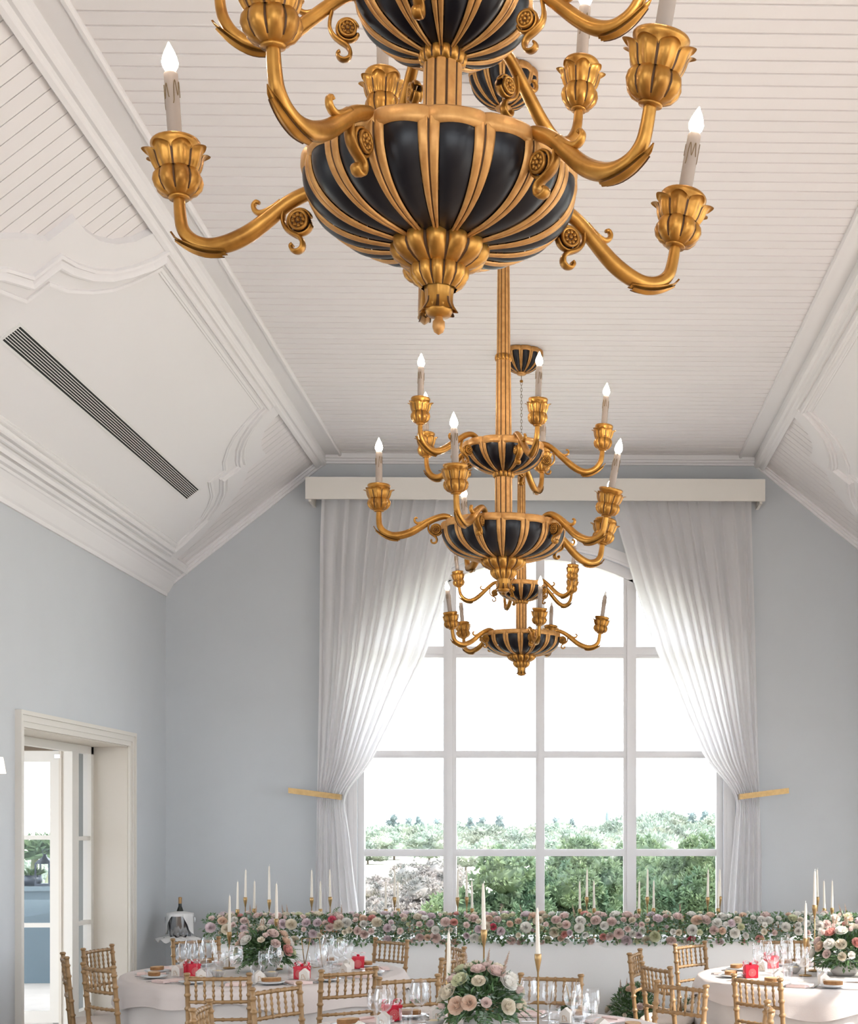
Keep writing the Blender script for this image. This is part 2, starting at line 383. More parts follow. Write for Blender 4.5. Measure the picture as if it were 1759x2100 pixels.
# ---- arched window
win = empty('window_1', 'tall arched white window of sixteen panes overlooking trees', 'window', (0,0,0), kind='structure')
FY0, FY1 = YF+0.08, YF+0.15
MX = [-1.089, -0.223, 0.640]; JL, JR = -1.906, 1.473
b = MB(); b.box(WX0, JL, FY0-.03, FY1, WZ0, WSPR); b.box(JR, WX1, FY0-.03, FY1, WZ0, WSPR)
b.box(JL, JR, FY0-.03, FY1, WZ0, WZ0+0.07)
for i in range(n):
    x0, x1 = xs[i], xs[i+1]; V = []
    for y in (FY0-.03, FY1):
        for (x, o) in ((x0, 0), (x1, 0), (x1, -.10), (x0, -.10)):
            V.append((x if o == 0 else WCX+(x-WCX)*(1-.10/ARR), y, arch_z(x) if o == 0 else max(WSPR, arch_z(x)-.10*(arch_z(x)-WSPR+ARR-ARH)/ARR)))
    b.add(V, [(0,1,2,3),(7,6,5,4),(2,6,7,3),(0,4,5,1)])
struct('window_frame', b, M['winpaint'], win)
b = MB(); 
for i in range(n):   # moulded archivolt on the wall face
    x0, x1 = xs[i], xs[i+1]
    for (o0, o1, y0) in ((0, .11, YF-.02), (.02, .07, YF-.032)):
        V = []
        for y in (y0, YF):
            for x, o in ((x0, o0), (x1, o0), (x1, o1), (x0, o1)):
                V.append((WCX+(x-WCX)*(1+o/ARR), y, arch_z(x)+o*(arch_z(x)-WSPR+ARR-ARH)/ARR))
        b.add(V, [(0,1,2,3),(2,6,7,3),(0,4,5,1)])
b.box(WX0-.11, WX0, YF-.02, YF, WZ0, WSPR); b.box(WX1, WX1+.11, YF-.02, YF, WZ0, WSPR); b.box(WX0-.08, WX0-.03, YF-.032, YF, WZ0, WSPR); b.box(WX1+.03, WX1+.08, YF-.032, YF, WZ0, WSPR)
b.box(WX0-.12, WX1+.12, YF-.06, YF+.06, WZ0-.05, WZ0)
struct('window_casing', b, M['winpaint'], win)
cols = [JL]+MX+[JR]; rows = [WZ0+.07, 1.466, 2.411, 3.395]
for x in MX:
    w = .062 if x != MX[1] else .042
    b = MB(); b.box(x-w, x+w, FY0-.012, FY1, WZ0+.07, arch_z(x)-.08); b.box(x-w*.45, x+w*.45, FY0-.03, FY0-.012, WZ0+.07, arch_z(x)-.1)
    struct('mullion', b, M['winpaint'], win)
for z in rows[1:]:
    w = .034 if z < 3 else .054
    for i in range(4):
        x0 = cols[i]+(.062 if i in (1,3) else .042 if i == 2 else 0); x1 = cols[i+1]-(.062 if i in (0,2) else .042 if i == 1 else 0)
        b = MB(); b.box(x0, x1, FY0, FY1-.01, z-w, z+w); b.box(x0, x1, FY0-.014, FY0, z-w*.45, z+w*.45)
        struct('transom', b, M['winpaint'], win)
for j in range(3):
    for i in range(4):
        zt = rows[j+1] if j < 3 else 4.4
        struct('pane', MB().box(cols[i], cols[i+1], FY0+.03, FY0+.036, rows[j], rows[j+1]), M['pane'], win)
for i in range(4):
    x0, x1 = cols[i], cols[i+1]; m_ = 8
    xx = [x0+(x1-x0)*q/m_ for q in range(m_+1)]
    poly = [(x, arch_z(x)-.05) for x in xx]
    poly = [(x1, rows[3]), (x0, rows[3])]+[(x, max(z, rows[3]+.01)) for x, z in poly]
    struct('pane', MB().prism(poly, lambda x, z, h: (x, h, z), FY0+.03, FY0+.036), M['pane'], win)

# ---- side doorways
def doorway(idx, side, y0, y1, detailed):
    X = (lambda x: x) if side < 0 else mirx
    root = empty(f'door_{idx}', {1: 'white glazed french door standing open in deep cream reveal on left wall'}.get(idx, ('white framed terrace doorway in the left wall beside the viewer' if idx == 2 else 'white framed terrace doorway in the left wall behind the viewer' if idx == 3 else 'white framed terrace doorway in the right wall near the window')), 'door', kind='structure')
    def bx(name, x0, x1, ya, yb, z0, z1, m):
        a, c = sorted((X(x0), X(x1))); return struct(name, MB().box(a, c, ya, yb, z0, z1), m, root)
    c = .115; b = MB()
    def add(x0, x1, ya, yb, z0, z1): a, d = sorted((X(x0), X(x1))); b.box(a, d, ya, yb, z0, z1)
    for (ins, th) in ((0, .022), (.025, .034), (.075, .046)):
        add(XL, XL+th, y0-c, y0-ins*.9, 0, OPEN_Z+ins) if False else None
    # stepped casing boards: thicker towards the outside edge
    for (i0, i1, th) in ((0, .04, .022), (.04, .085, .032), (.085, c, .046)):
        add(XL, XL+th, y0-i1, y0-i0, 0, OPEN_Z+i1); add(XL, XL+th, y1+i0, y1+i1, 0, OPEN_Z+i1); add(XL, XL+th, y0-i0, y1+i0, OPEN_Z+i0, OPEN_Z+i1)
    struct('door_casing', b, M['cream'], root)
    b = MB(); fx0, fx1 = XL-.36, XL-.29
    add(XL-.29, XL, y0, y0+.012, 0, OPEN_Z); add(XL-.29, XL, y1-.012, y1, 0, OPEN_Z); add(XL-.29, XL, y0, y1, OPEN_Z-.012, OPEN_Z)
    struct('reveal_lining', b, M['reveal'], root)
    b = MB(); add(fx0, fx1, y0, y0+.06, 0, OPEN_Z); add(fx0, fx1, y1-.075, y1, 0, OPEN_Z); add(fx0, fx1, y0, y1, OPEN_Z-.075, OPEN_Z)
    add(fx0, fx1, y1-.56, y1-.40, 0, OPEN_Z-.075); add(fx0, fx1, y1-.4, y1-.07, 0, .16)
    for z in (.90, 1.62): add(fx0+.015, fx1-.008, y1-.41, y1-.07, z-.017, z+.017)
    struct('door_frame', b, M['cream'], root)
    for (za, zb) in ((.16,.90),(.90,1.62),(1.62,2.345)): bx('pane', fx0+.03, fx0+.036, y1-.405, y1-.07, za, zb, M['pane'])
    bx('threshold', XL-.36, XL, y0, y1, -.01, .012, M['terrace'])
    if detailed:
        yl = y1-.53                                              # leaf hinged on the fixed light and swung outwards
        b = MB(); xa, xb = XL-.41-.98, XL-.41
        for (p, q) in ((xa, xa+.11), (xb-.075, xb)): b.box(p, q, yl, yl+.045, .09, 2.35)
        b.box(xa+.11, xb-.075, yl, yl+.045, .09, .19); b.box(xa+.11, xb-.075, yl, yl+.045, 2.26, 2.35)
        for z in (.90, 1.63): b.box(xa+.11, xb-.075, yl+.005, yl+.04, z-.018, z+.018)
        leaf = struct('door_leaf', b, M['cream'], root)
        for (za, zb) in ((.19,.90),(.90,1.63),(1.63,2.26)): struct('pane', MB().box(xa+.11, xb-.075, yl+.02, yl+.026, za, zb), M['pane'], leaf)
        for z in (.62, 1.22, 1.9): struct('hinge', MB().tube([(xb+.012, yl+.02, z-.04), (xb+.012, yl+.02, z+.04)], .009, 8), M['steel'], leaf)
        struct('hinge_post', MB().box(xb+.004, fx0+.001, yl-.02, y1-.40, 0, 2.36).box(xb+.015, xb+.03, yl-.03, yl-.02, 0, 2.36), M['reveal'], root)
        struct('added_pier', MB().box(XL-.72, XL-.32, y1+.22, y1+.6, -.02, 2.76), M['pier'], root)  # added pier, blocks the bright outdoors behind the fixed panes
        struct('door_closer', MB().box(xb-.03, xb+.03, yl-.022, yl, 2.29, 2.32), M['steel'], leaf)
    return root
i_ = 1
for side in (-1, 1):
    for (a, c) in (OPEN_Y if side < 0 else OPEN_Y[:1]): doorway(i_, side, a, c, side < 0 and a > 10); i_ += 1
vr = MB(); vr.box(XL-2.9, XL-.3, 7.5, 17.2, 2.78, 2.95); vr.box(XL-2.9, XL-2.7, 7.5, 17.2, 2.66, 2.78); vr.box(XL-2.7, XL-.75, 13.75, 13.95, 2.43, 2.78)
struct('trim_6', vr, M['bark'], label='brown veranda roof outside the left door', cat='roof')
for k, (a, c) in enumerate(ADDED_BAYS):
    bw = empty(f'window_{k+2}', f'unseen tall white window bay added for daylight in the right wall, {["beside the tables", "beside the viewer", "behind the viewer"][k]}', 'window', kind='structure')
    for j in range(4): yy = a+(c-a)*j/3; struct('mullion', MB().box(XR+.12, XR+.2, max(a, yy-.04), min(c, yy+.04), 0, BAY_Z), M['winpaint'], bw)
    for zz in (.04, 1.3, 2.5, BAY_Z-.04): struct('transom', MB().box(XR+.13, XR+.19, a, c, zz-.03, zz+.03), M['winpaint'], bw)

# ---- air vent in the left panel
fn = SL(-1)
vent = empty('air_vent', 'long white slotted air vent in left sloping ceiling panel', 'vent', fn(10.36, .81, .04))
vo = Vector(fn(10.36, .81, .04))
def vf(t, w, h): return tuple(Vector(fn(10.36+t, .81+w, .04+h))-vo)
def vp(name, t0, t1, w0, w1, h0, h1, m): return obj(name, MB().prism([(t0,w0),(t1,w0),(t1,w1),(t0,w1)], vf, h0, h1), m, vent)
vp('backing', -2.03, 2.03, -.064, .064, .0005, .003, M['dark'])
for (a, c, d, e_) in ((-2.06,2.06,.063,.080),(-2.06,2.06,-.080,-.063),(-2.06,-2.025,-.063,.063),(2.025,2.06,-.063,.063)): vp('frame', a, c, d, e_, 0, .005, M['vent'])
for k in range(7): w0 = -.063+(k+1)*.126/8; vp('slat', -2.025, 2.025, w0-.0026, w0+.0026, .001, .005, M['vent'])
fnr = SL(1)
ventr = empty('air_vent', 'long slotted air vent in right sloping ceiling panel, mostly out of view', 'vent', fnr(10.36, .81, .04)); vor = Vector(fnr(10.36, .81, .04))
def vq(name, t0, t1, w0, w1, h0, h1, m): return obj(name, MB().prism([(t0,w0),(t1,w0),(t1,w1),(t0,w1)], lambda t, w, h: tuple(Vector(fnr(10.36+t, .81+w, .04+h))-vor), h0, h1), m, ventr)
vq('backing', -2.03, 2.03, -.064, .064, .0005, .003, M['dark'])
for (a, c, d, e_) in ((-2.06,2.06,.063,.080),(-2.06,2.06,-.080,-.063),(-2.06,-2.025,-.063,.063),(2.025,2.06,-.063,.063)): vq('frame', a, c, d, e_, 0, .010, M['vent'])
for k in range(7): w0 = -.063+(k+1)*.126/8; vq('slat', -2.025, 2.025, w0-.0026, w0+.0026, .001, .005, M['vent'])

# ---- valance, curtains, holdbacks
val = empty('curtain_valance', 'cream box valance across the top of the window curtains', 'valance', (-.255, YF-.15, 4.775))
obj('front_board', MB().box(-2.15, 2.15, -.15, -.125, 0, .205), M['valance'], val)
for s in (-1, 1): obj('end_return', MB().box(2.125*s-.025*(s > 0), 2.125*s+.025*(s < 0), -.125, .15, -.02, .205), M['valance'], val)
obj('top_board', MB().box(-2.13, 2.13, -.125, .15, .185, .205), M['valance'], val)
def interp(tab, z):
    tab = sorted(tab)
    if z <= tab[0][0]: return tab[0][1]
    for (a, b_), (c, d) in zip(tab, tab[1:]):
        if z <= c: u = (z-a)/(c-a); return b_+(d-b_)*u
    return tab[-1][1]
def smooth_tab(tab, z): return (interp(tab, z-.07)+2*interp(tab, z)+interp(tab, z+.07))/4
CL_out = [(0.0,-2.42),(.87,-2.35),(1.47,-2.33),(2.0,-2.315),(3.06,-2.30),(4.43,-2.295),(4.85,-2.285)]
CL_in = [(0.0,-1.83),(.87,-1.92),(1.24,-1.97),(1.7,-2.02),(1.97,-2.065),(2.07,-2.02),(2.29,-1.83),(2.7,-1.62),(3.34,-1.30),(3.8,-1.14),(4.26,-1.03),(4.85,-.90)]
CR_out = [(0.0,1.93),(.87,1.88),(1.47,1.88),(1.99,1.86),(3.53,1.82),(4.7,1.78),(4.85,1.78)]
CR_in = [(0.0,1.46),(.87,1.55),(1.24,1.58),(1.69,1.62),(1.97,1.64),(2.09,1.58),(2.34,1.35),(2.8,1.12),(3.39,.87),(3.99,.67),(4.49,.53),(4.85,.42)]
def curtain(name, out, inn, seed, label):
    rnd = random.Random(seed); ph = [rnd.uniform(0, 6.28) for _ in range(8)]
    z0, z1 = 0.02, 4.83
    def f(u, v):
        z = z1+(z0-z1)*v
        xo, xi = interp(out, z), smooth_tab(inn, z)
        tie = math.exp(-((z-2.0)/.35)**2)
        wid = abs(xi-xo)
        uu = u+.012*sin(9*u+ph[0]+2*v)
        wv = .62*sin(2*pi*13*uu+ph[1]+1.2*sin(3*u+ph[2]))+.20*sin(2*pi*19*uu+ph[3]+.8*v)*(1-tie)+.25*sin(2*pi*5*uu+ph[4])
        low = max(0.0, min(1.0, (2.05-z)/.35)); wv = wv*(1-.72*low)+low*(.75*sin(2*pi*5.5*u+ph[6]+.5*v)+.25*sin(2*pi*9*u+ph[7]))
        gather = min(1.0, (z1-z)/.5)
        amp = (.012+.030*gather)*(1-.35*tie)
        sag = .05*gather*sin(pi*u)*(1-tie)
        x = xo+(xi-xo)*u+.010*sin(2*pi*13*uu+ph[5])*(wid/1.3)
        return (x, YF-.155-.02*tie+amp*wv-sag*.6, z)
    b = MB(); b.grid(f, 190, 80)
    o = obj(name, b, M['curtain'], fixn=False); tag(o, label, 'curtain', 'window curtains'); return o
curtain('curtain', CL_out, CL_in, 3, 'white pleated curtain tied back on the left of the window')
curtain('curtain', CR_out, CR_in, 8, 'white pleated curtain tied back on the right of the window')
for (xa, za, xb, zb, lb) in ((-2.577,2.057,-2.08,1.993,'left'), (2.13,2.057,1.655,1.997,'right')):
    hb = empty('curtain_holdback', f'brass bar holdback gripping the {lb} curtain', 'holdback', (xa, YF-.02, za), group='curtain holdbacks')
    p0 = Vector((0, -.20, 0)); p1 = Vector((xb-xa, -.285, zb-za)); d = (p1-p0); nrm = Vector((0,0,1))
    V = []
    for p in (p0, p1):
        for (dy, dz) in ((-.008,-.026),(.008,-.026),(.008,.026),(-.008,.026)): V.append(p+Vector((0,dy,dz)))
    obj('bar', MB().add(V, [(0,1,2,3),(7,6,5,4),(0,4,5,1),(1,5,6,2),(2,6,7,3),(3,7,4,0)]), M['brass'], hb)
    obj('mount', MB().tube([(0.02*(1 if xb > xa else -1),.02,0),(0.02*(1 if xb > xa else -1),-.20,0)], .013, 10, up=(0,0,1)), M['brass'], hb)
    obj('return_plate', MB().box(min(0,xb-xa) if xb < xa else xb-xa-.008, (min(0,xb-xa)+.008) if xb < xa else xb-xa, -.285, -.10, zb-za-.026, zb-za+.026), M['brass'], hb)
# ---- wall sconce at the left picture edge
sc = empty('wall_sconce', 'gilt wall sconce with a lit pleated white shade beside the doorway', 'wall lamp', (XL, 9.52, 2.0))
obj('backplate', MB().lathe([(0.001,.012),(.05,.012),(.055,0)], 20), M['brass'], sc, rot=(0, radians(90), 0))
obj('arm', MB().tube([(0,0,-.0),(.05,0,-.03),(.10,0,-.02),(.12,0,.03)], [.010,.009,.009,.012], 8), M['gold'], sc)
obj('cup', MB().lathe([(.001,.0),(.018,.0),(.026,.02),(.02,.04),(.03,.045),(.001,.05)], 16, (.12,0,.02)), M['gold'], sc)
def shf(u, v): a = 2*pi*u; r = (.062-.018*v)+.0018*sin(40*a); return (.12+r*cos(a), r*sin(a), .070+.105*v)
obj('shade', MB().grid(shf, 160, 3, wrapu=True), M['shade'], sc, fixn=False)
# ================================================================== CHANDELIERS
def lobed_bowl_meshes(prof, nseg, bulge, tag_, ribfrac=.40):
    """prof: list of (r, z) from rim down. Returns panel, rib, rim meshes, all for the segment centred on angle 0 (rib at its edge)."""
    seg = 2*pi/nseg; K = len(prof)-1
    def pr(t):
        x = t*K; i = min(int(x), K-1); f = x-i
        # catmull-rom
        p = [prof[max(i-1, 0)], prof[i], prof[i+1], prof[min(i+2, K)]]
        def c(k):
            a, b_, c_, d = p[0][k], p[1][k], p[2][k], p[3][k]
            return .5*((2*b_)+(-a+c_)*f+(2*a-5*b_+4*c_-d)*f*f+(-a+3*b_-3*c_+d)*f**3)
        return c(0), c(1)
    NT = 22
    def surf(a, t, off):
        r, z = pr(t); r0, z0 = pr(max(0, t-.02)); r1, z1 = pr(min(1, t+.02))
        tx, tz = r1-r0, z1-z0; L_ = sqrt(tx*tx+tz*tz) or 1
        nr, nz = -tz/L_, tx/L_           # outward normal (down the profile)
        r += nr*off; z += nz*off
        return (r*cos(a), r*sin(a), z)
    hw = .5-ribfrac/2
    def panel(u, v):
        s = (u*2-1); w = hw+.01
        return surf(s*w*seg, .10+.90*v, bulge*(1-s*s)*sin(pi*min(1, .25+v*.75))**.8-.0005)
    b1 = MB(); b1.grid(panel, 8, NT)
    def rib(u, v):
        s = u*2-1                        # two rounded bands with a groove between them
        h = .0042*max(0.0, 1-(abs(abs(s)-.52)/.48)**4)+(.0 if abs(s) > .08 else -.001)
        return surf((.5+s*ribfrac/2*(1-.25*v))*seg, .02+.98*v, h+.001)
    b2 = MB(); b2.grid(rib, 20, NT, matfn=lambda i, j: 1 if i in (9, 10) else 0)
    R = prof[0][0]
    b3 = MB()
    def rimf(u, v):
        a = (u-.5)*seg; s = u*2-1; sc = .006*(1-s*s)
        q = [(-.012,.004),(.004,.006),(.009,.000),(.0095,-.016),(.007,-.027),(-.004,-.030)]
        x = v*5; i = min(int(x), 4); f = x-i; dr = q[i][0]+(q[i+1][0]-q[i][0])*f; dz = q[i][1]+(q[i+1][1]-q[i][1])*f
        if abs(s) > .93: dr -= .004
        return ((R+dr+sc)*cos(a), (R+dr+sc)*sin(a), dz+.0)
    b3.grid(rimf, 10, 5, matfn=lambda i, j: 1 if i in (0, 9) and False else 0)
    out = []
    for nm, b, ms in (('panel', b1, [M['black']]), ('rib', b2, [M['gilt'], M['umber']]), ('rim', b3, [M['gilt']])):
        me = b.mesh(tag_+nm, fixn=False); setm(me, ms); out.append(me)
    return out, seg
LOW_P = [(.278,0),(.283,-.034),(.275,-.069),(.252,-.102),(.212,-.130),(.158,-.148),(.085,-.158)]
UP_P = [(.178,0),(.182,-.022),(.172,-.052),(.150,-.080),(.118,-.102),(.085,-.116),(.046,-.126)]
CAN_P = [(.150,0),(.152,-.025),(.142,-.062),(.120,-.096),(.090,-.125),(.060,-.143),(.034,-.150)]
BOWLS = {'low': lobed_bowl_meshes(LOW_P, 16, .008, 'lower_'), 'up': lobed_bowl_meshes(UP_P, 12, .008, 'upper_'), 'can': lobed_bowl_meshes(CAN_P, 12, .010, 'canopy_')}
def lidmesh(r, z):
    b = MB(); b.lathe([(r, z), (r*.6, z-.012), (.002, z-.014)], 32); me = b.mesh('lid'); setm(me, M['umber']); return me
LIDS = {'low': lidmesh(.272, 0.0), 'up': lidmesh(.172, 0.0), 'can': lidmesh(.146, .004)}
def lobes(n, depth, p=.75):
    return lambda a: 1-depth*(1-abs(cos(n*a/2))**p)
def lob_grid(b, n, seg, prof, depth, flute=0.0, groove=1):
    """lathe with n lobes; the faces beside each crease carry the dark glaze"""
    lf = lobes(n, depth); K = len(prof)-1; tot = n*seg
    def f(u, v):
        a = 2*pi*(u)+pi/n; i = min(int(v*K+1e-6), K); r, z, k = prof[i]
        rr = r*(1-k*(1-lf(a)))
        return (rr*cos(a), rr*sin(a), z)
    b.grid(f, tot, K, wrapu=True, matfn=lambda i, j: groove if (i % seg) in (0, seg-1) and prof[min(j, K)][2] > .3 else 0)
def cup_mesh(s=1.0, hs=1.0, name='cup'):
    b = MB()
    # lower lobed bulb
    z = lambda q: q*hs
    prof = [(.016,z(.000),0),(.026,z(.002),.2),(.040,z(.008),.8),(.051,z(.020),1),(.0555,z(.034),1),(.053,z(.047),1),(.046,z(.056),.8),(.040,z(.060),.4)]
    lob_grid(b, 8, 16, [(r*s, zz, k) for r, zz, k in prof], .20)
    # flaring petals with curled tips
    n = 8; seg = 16
    def pet(u, v):
        a = 2*pi*u; c = abs(cos(n*a/2)); tip = c**.7
        zz = z(.055+.036*v+.018*tip*v-(.011*(max(0, v-.72)/.28)**2)*tip)
        r = .042+.014*v**.8+.0070*tip*sin(pi*min(1, v*.8+.15))-.003*(1-tip)*v
        r += .0020*cos(n*a*2)*(1-v*.5)
        r += .0165*(max(0, v-.58)/.42)**1.5*tip
        return (r*s*cos(a), r*s*sin(a), zz)
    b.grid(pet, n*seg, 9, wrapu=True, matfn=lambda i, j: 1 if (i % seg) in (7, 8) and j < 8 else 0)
    b.lathe([(r*s, z(zz)) for r, zz in [(.044,.058),(.047,.096),(.051,.108),(.0535,.112),(.054,.118),(.051,.122),(.043,.122),(.038,.118),(.002,.117)]], 28)
    b.lathe([(r*s, z(zz)) for r, zz in [(.002,-.004),(.022,-.004),(.024,.001),(.014,.003)]], 20)
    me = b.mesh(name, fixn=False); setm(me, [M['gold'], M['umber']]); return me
CUP = {'low': cup_mesh(1.0, 1.0, 'cup_large'), 'up': cup_mesh(.80, .95, 'cup_small')}
def candle_mesh(h, r):
    b = MB(); b.lathe([(r*1.02,0),(r*1.02,h*.72),(r,h*.74),(r,h*.93),(r*.8,h*.96),(r*.75,h),(.001,h)], 14)
    for (a0, zz) in ((.4, h*.80), (2.6, h*.78), (4.6, h*.82)):
        pts = []
        for k in range(25):
            u = k/24; a = a0+u*1.5; zq = zz-.016-.016*cos(4*pi*u)-(.020 if u < .12 else 0)
            pts.append((r*1.04*cos(a), r*1.04*sin(a), zq))
        b.tube(pts, .0011, 5, mat=1, up=(0,0,1))
    me = b.mesh('candle_sleeve', fixn=False); setm(me, [M['sleeve'], M['drip']]); return me
CANDLE = {'low': candle_mesh(.165, .0155), 'up': candle_mesh(.150, .014)}
def bulb_mesh(s, m):
    b = MB(); b.lathe([(r*s, z*s) for r, z in [(.008,-.003),(.0125,.0),(.0165,.007),(.0178,.015),(.0150,.028),(.0098,.041),(.0045,.052),(.001,.060)]], 14)
    me = b.mesh('bulb', fixn=False); setm(me, m); return me
BULB = {'low': bulb_mesh(1.0, M['bulb']), 'up': bulb_mesh(.92, M['bulb'])}
BULB_OFF = {'low': bulb_mesh(.6, M['bulb_off']), 'up': bulb_mesh(.6, M['bulb_off'])}
def smooth_path(pts, n):
    out = []; K = len(pts)-1
    for q in range(n+1):
        x = q/n*K; i = min(int(x), K-1); f = x-i; p = [Vector(pts[max(i-1,0)]), Vector(pts[i]), Vector(pts[i+1]), Vector(pts[min(i+2,K)])]
        out.append(.5*((2*p[1])+(-p[0]+p[2])*f+(2*p[0]-5*p[1]+4*p[2]-p[3])*f*f+(-p[0]+3*p[1]-3*p[2]+p[3])*f**3))
    return out
ARM_LOW = [(.225,.012),(.246,.036),(.272,.046),(.300,.042),(.339,.027),(.386,-.0016),(.4326,-.0275),(.479,-.042),(.521,-.043),(.557,-.0275),(.578,-.0016),(.583,.0295),(.583,.070)]
ARM_UP = [(.135,-.012),(.155,.014),(.180,.024),(.208,.018),(.240,-.002),(.282,-.034),(.328,-.068),(.368,-.088),(.404,-.090),(.437,-.072),(.456,-.044),(.463,-.016),(.464,.016)]
def arm_meshes(path, k, low):
    P = [(x, 0, z) for x, z in path]; S = smooth_path(P, 60)
    rad = []
    for q in range(61):
        t = q/60; rad.append(k*(.0125+.0035*sin(pi*t)+.003*math.exp(-((t-.55)/.15)**2)))
    b = MB(); b.tube(S, rad, 12, up=(0,1,0)); arm = b.mesh('arm', fixn=False); setm(arm, [M['gold']])
    # acanthus leaf wrapped round the underside of the bend, tip breaking away
    i0, i1 = (36, 51) if low else (36, 51)
    b = MB()
    def tang(i): return (S[min(i+1,60)]-S[max(i-1,0)]).normalized()
    def leaf(u, v, lift=0.0, wid=1.0, ext=.030):
        x = i0+(i1-i0)*v; i = int(x); f = x-i; p = S[i].lerp(S[min(i+1,60)], f); t = tang(i)
        nrm = Vector((t.z, 0, -t.x)); s = u*2-1
        w = wid*(sin(pi*min(1, .12+.88*v)))**.6*(1-.15*v)
        r = rad[i]+.0025+lift
        ang = s*1.25*w
        q = p+nrm*(r*cos(ang))+Vector((0,1,0))*(r*sin(ang))
        brk = max(0, v-.55)/.45
        q += nrm*(.011*brk**1.8*k)+t*(ext*brk*k*.15)
        q += nrm*(.0022*cos(s*7))
        return tuple(q)
    b.grid(leaf, 10, 12, matfn=lambda i, j: 0)
    b.grid(lambda u, v: leaf(.5+(u-.5)*.75, .06+.80*v, .004, .8), 8, 9, matfn=lambda i, j: 1 if i in (0, 7) else 0)
    lf = b.mesh('acanthus_leaf', fixn=False); setm(lf, [M['gold'], M['umber']])
    # scroll with tail (flat ribbon, wide across the arm plane)
    ox, oz = (0, 0) if low else (-.1095, -.036)
    sc = [(.345,.022),(.350,.006),(.352,-.012),(.346,-.028),(.333,-.040),(.318,-.050),(.312,-.062),(.315,-.074),(.325,-.079),(.335,-.076),(.339,-.067),(.334,-.062)]
    b = MB(); SP = smooth_path([(x+ox, 0, z+oz) for x, z in sc], 36)
    b.tube(SP, [.0042*k+.0012*k*sin(pi*q/36) for q in range(37)], 8, flat=2.6)
    c0 = (.3145+ox, 0, -.017+oz)
    for k2 in range(1):
        b.tube(smooth_path([(c0[0]+.026*cos(a)*k, 0, c0[2]+.026*sin(a)*k) for a in [radians(200+20*q) for q in range(17)]], 34), .0042*k, 8, flat=2.4)
    scr = b.mesh('scroll', fixn=False); setm(scr, [M['gold']])
    b = MB()
    for s in (-1, 1):
        yf = s*.0135*k
        V = []; n = 24
        b.lathe([(.001,.0),(.021*k,.0),(.022*k,-.004)], n, mat=0, smooth=False)
        nv = len(b.v); npts = n*3
        for q in range(nv-npts, nv):
            x, y, z = b.v[q]; b.v[q] = (c0[0]+x, yf+s*z, c0[2]+y)
        for j in range(8):
            a = 2*pi*j/8; cx, cz = c0[0]+.0115*k*cos(a), c0[2]+.0115*k*sin(a)
            b.lathe([(.0052*k,.0),(.0042*k,.003),(.001,.0042)], 8); n0 = len(b.v)-24
            for q in range(n0, len(b.v)):
                x, y, z = b.v[q]; b.v[q] = (cx+x, yf+s*z, cz+y)
        b.lathe([(.0050*k,.0),(.0040*k,.0042),(.001,.0052)], 8); n0 = len(b.v)-24
        for q in range(n0, len(b.v)):
            x, y, z = b.v[q]; b.v[q] = (c0[0]+x, yf+s*z, c0[2]+y)
        b.lathe([(.0165*k,.0),(.0165*k,.003),(.022*k,.003),(.022*k,-.002)], 24); n0 = len(b.v)-96
        for q in range(n0, len(b.v)):
            x, y, z = b.v[q]; b.v[q] = (c0[0]+x, yf+s*z, c0[2]+y)
    # the dark glazed ground of the rosette
    b.m = [1 if (idx % 1 == 0 and len(f) == 4 and max(sqrt((b.v[i][0]-c0[0])**2+(b.v[i][2]-c0[2])**2) for i in f) > .0205*k and max(abs(b.v[i][1]) for i in f) <= .01351*k) else 0 for idx, f in enumerate(b.f)]
    ros = b.mesh('rosette', fixn=True); setm(ros, [M['gold'], M['umber']])
    # spur curling up from the top of the arm
    sp = [(.352,.030),(.372,.020),(.390,.014),(.404,.014),(.4145,.022),(.416,.033),(.409,.040),(.403,.036)]
    o2 = (0,0) if low else (-.1095,-.034)
    b = MB(); SP = smooth_path([(x+o2[0], 0, z+o2[1]) for x, z in sp], 24); b.tube(SP, [k*(.0085-.0045*q/24) for q in range(25)], 8, flat=1.6)
    spur = b.mesh('spur', fixn=False); setm(spur, [M['gold']])
    return arm, lf, scr, ros, spur
ARMS = {'low': arm_meshes(ARM_LOW, 1.0, True), 'up': arm_meshes(ARM_UP, .86, False)}
PIV = {'low': (.262, .040), 'up': (.165, .018)}; END = {'low': ARM_LOW[-1], 'up': ARM_UP[-1]}
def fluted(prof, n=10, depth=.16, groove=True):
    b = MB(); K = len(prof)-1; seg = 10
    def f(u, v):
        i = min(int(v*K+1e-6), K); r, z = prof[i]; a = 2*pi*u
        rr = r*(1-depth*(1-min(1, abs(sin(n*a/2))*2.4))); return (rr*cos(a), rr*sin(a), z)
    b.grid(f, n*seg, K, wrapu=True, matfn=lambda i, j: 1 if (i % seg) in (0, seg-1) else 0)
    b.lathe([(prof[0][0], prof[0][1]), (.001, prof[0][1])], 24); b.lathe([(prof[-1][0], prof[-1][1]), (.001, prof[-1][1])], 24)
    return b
def collar(r, h, n=14):
    b = MB(); lob_grid(b, n, 10, [(r*.72,-h/2,0),(r*.92,-h*.42,.6),(r,-h*.15,1),(r,h*.15,1),(r*.92,h*.42,.6),(r*.72,h/2,0)], .16); return b
CH = {}
def cmesh(nm, b, ms, **k): me = b.mesh(nm, **k); setm(me, ms); CH[nm] = me
cmesh('column_mid', fluted([(.041,-.02),(.041,.25)]), [M['gilt'], M['umber']], fixn=False)
cmesh('column_up', fluted([(.0385,.355),(.0385,.40),(.036,.60),(.034,.775)]), [M['gilt'], M['umber']], fixn=False)
cmesh('column_top', fluted([(.032,.80),(.030,1.10),(.027,1.34)]), [M['gilt'], M['umber']], fixn=False)
cmesh('collar_mid', collar(.052, .040), [M['gold'], M['umber']], fixn=False)
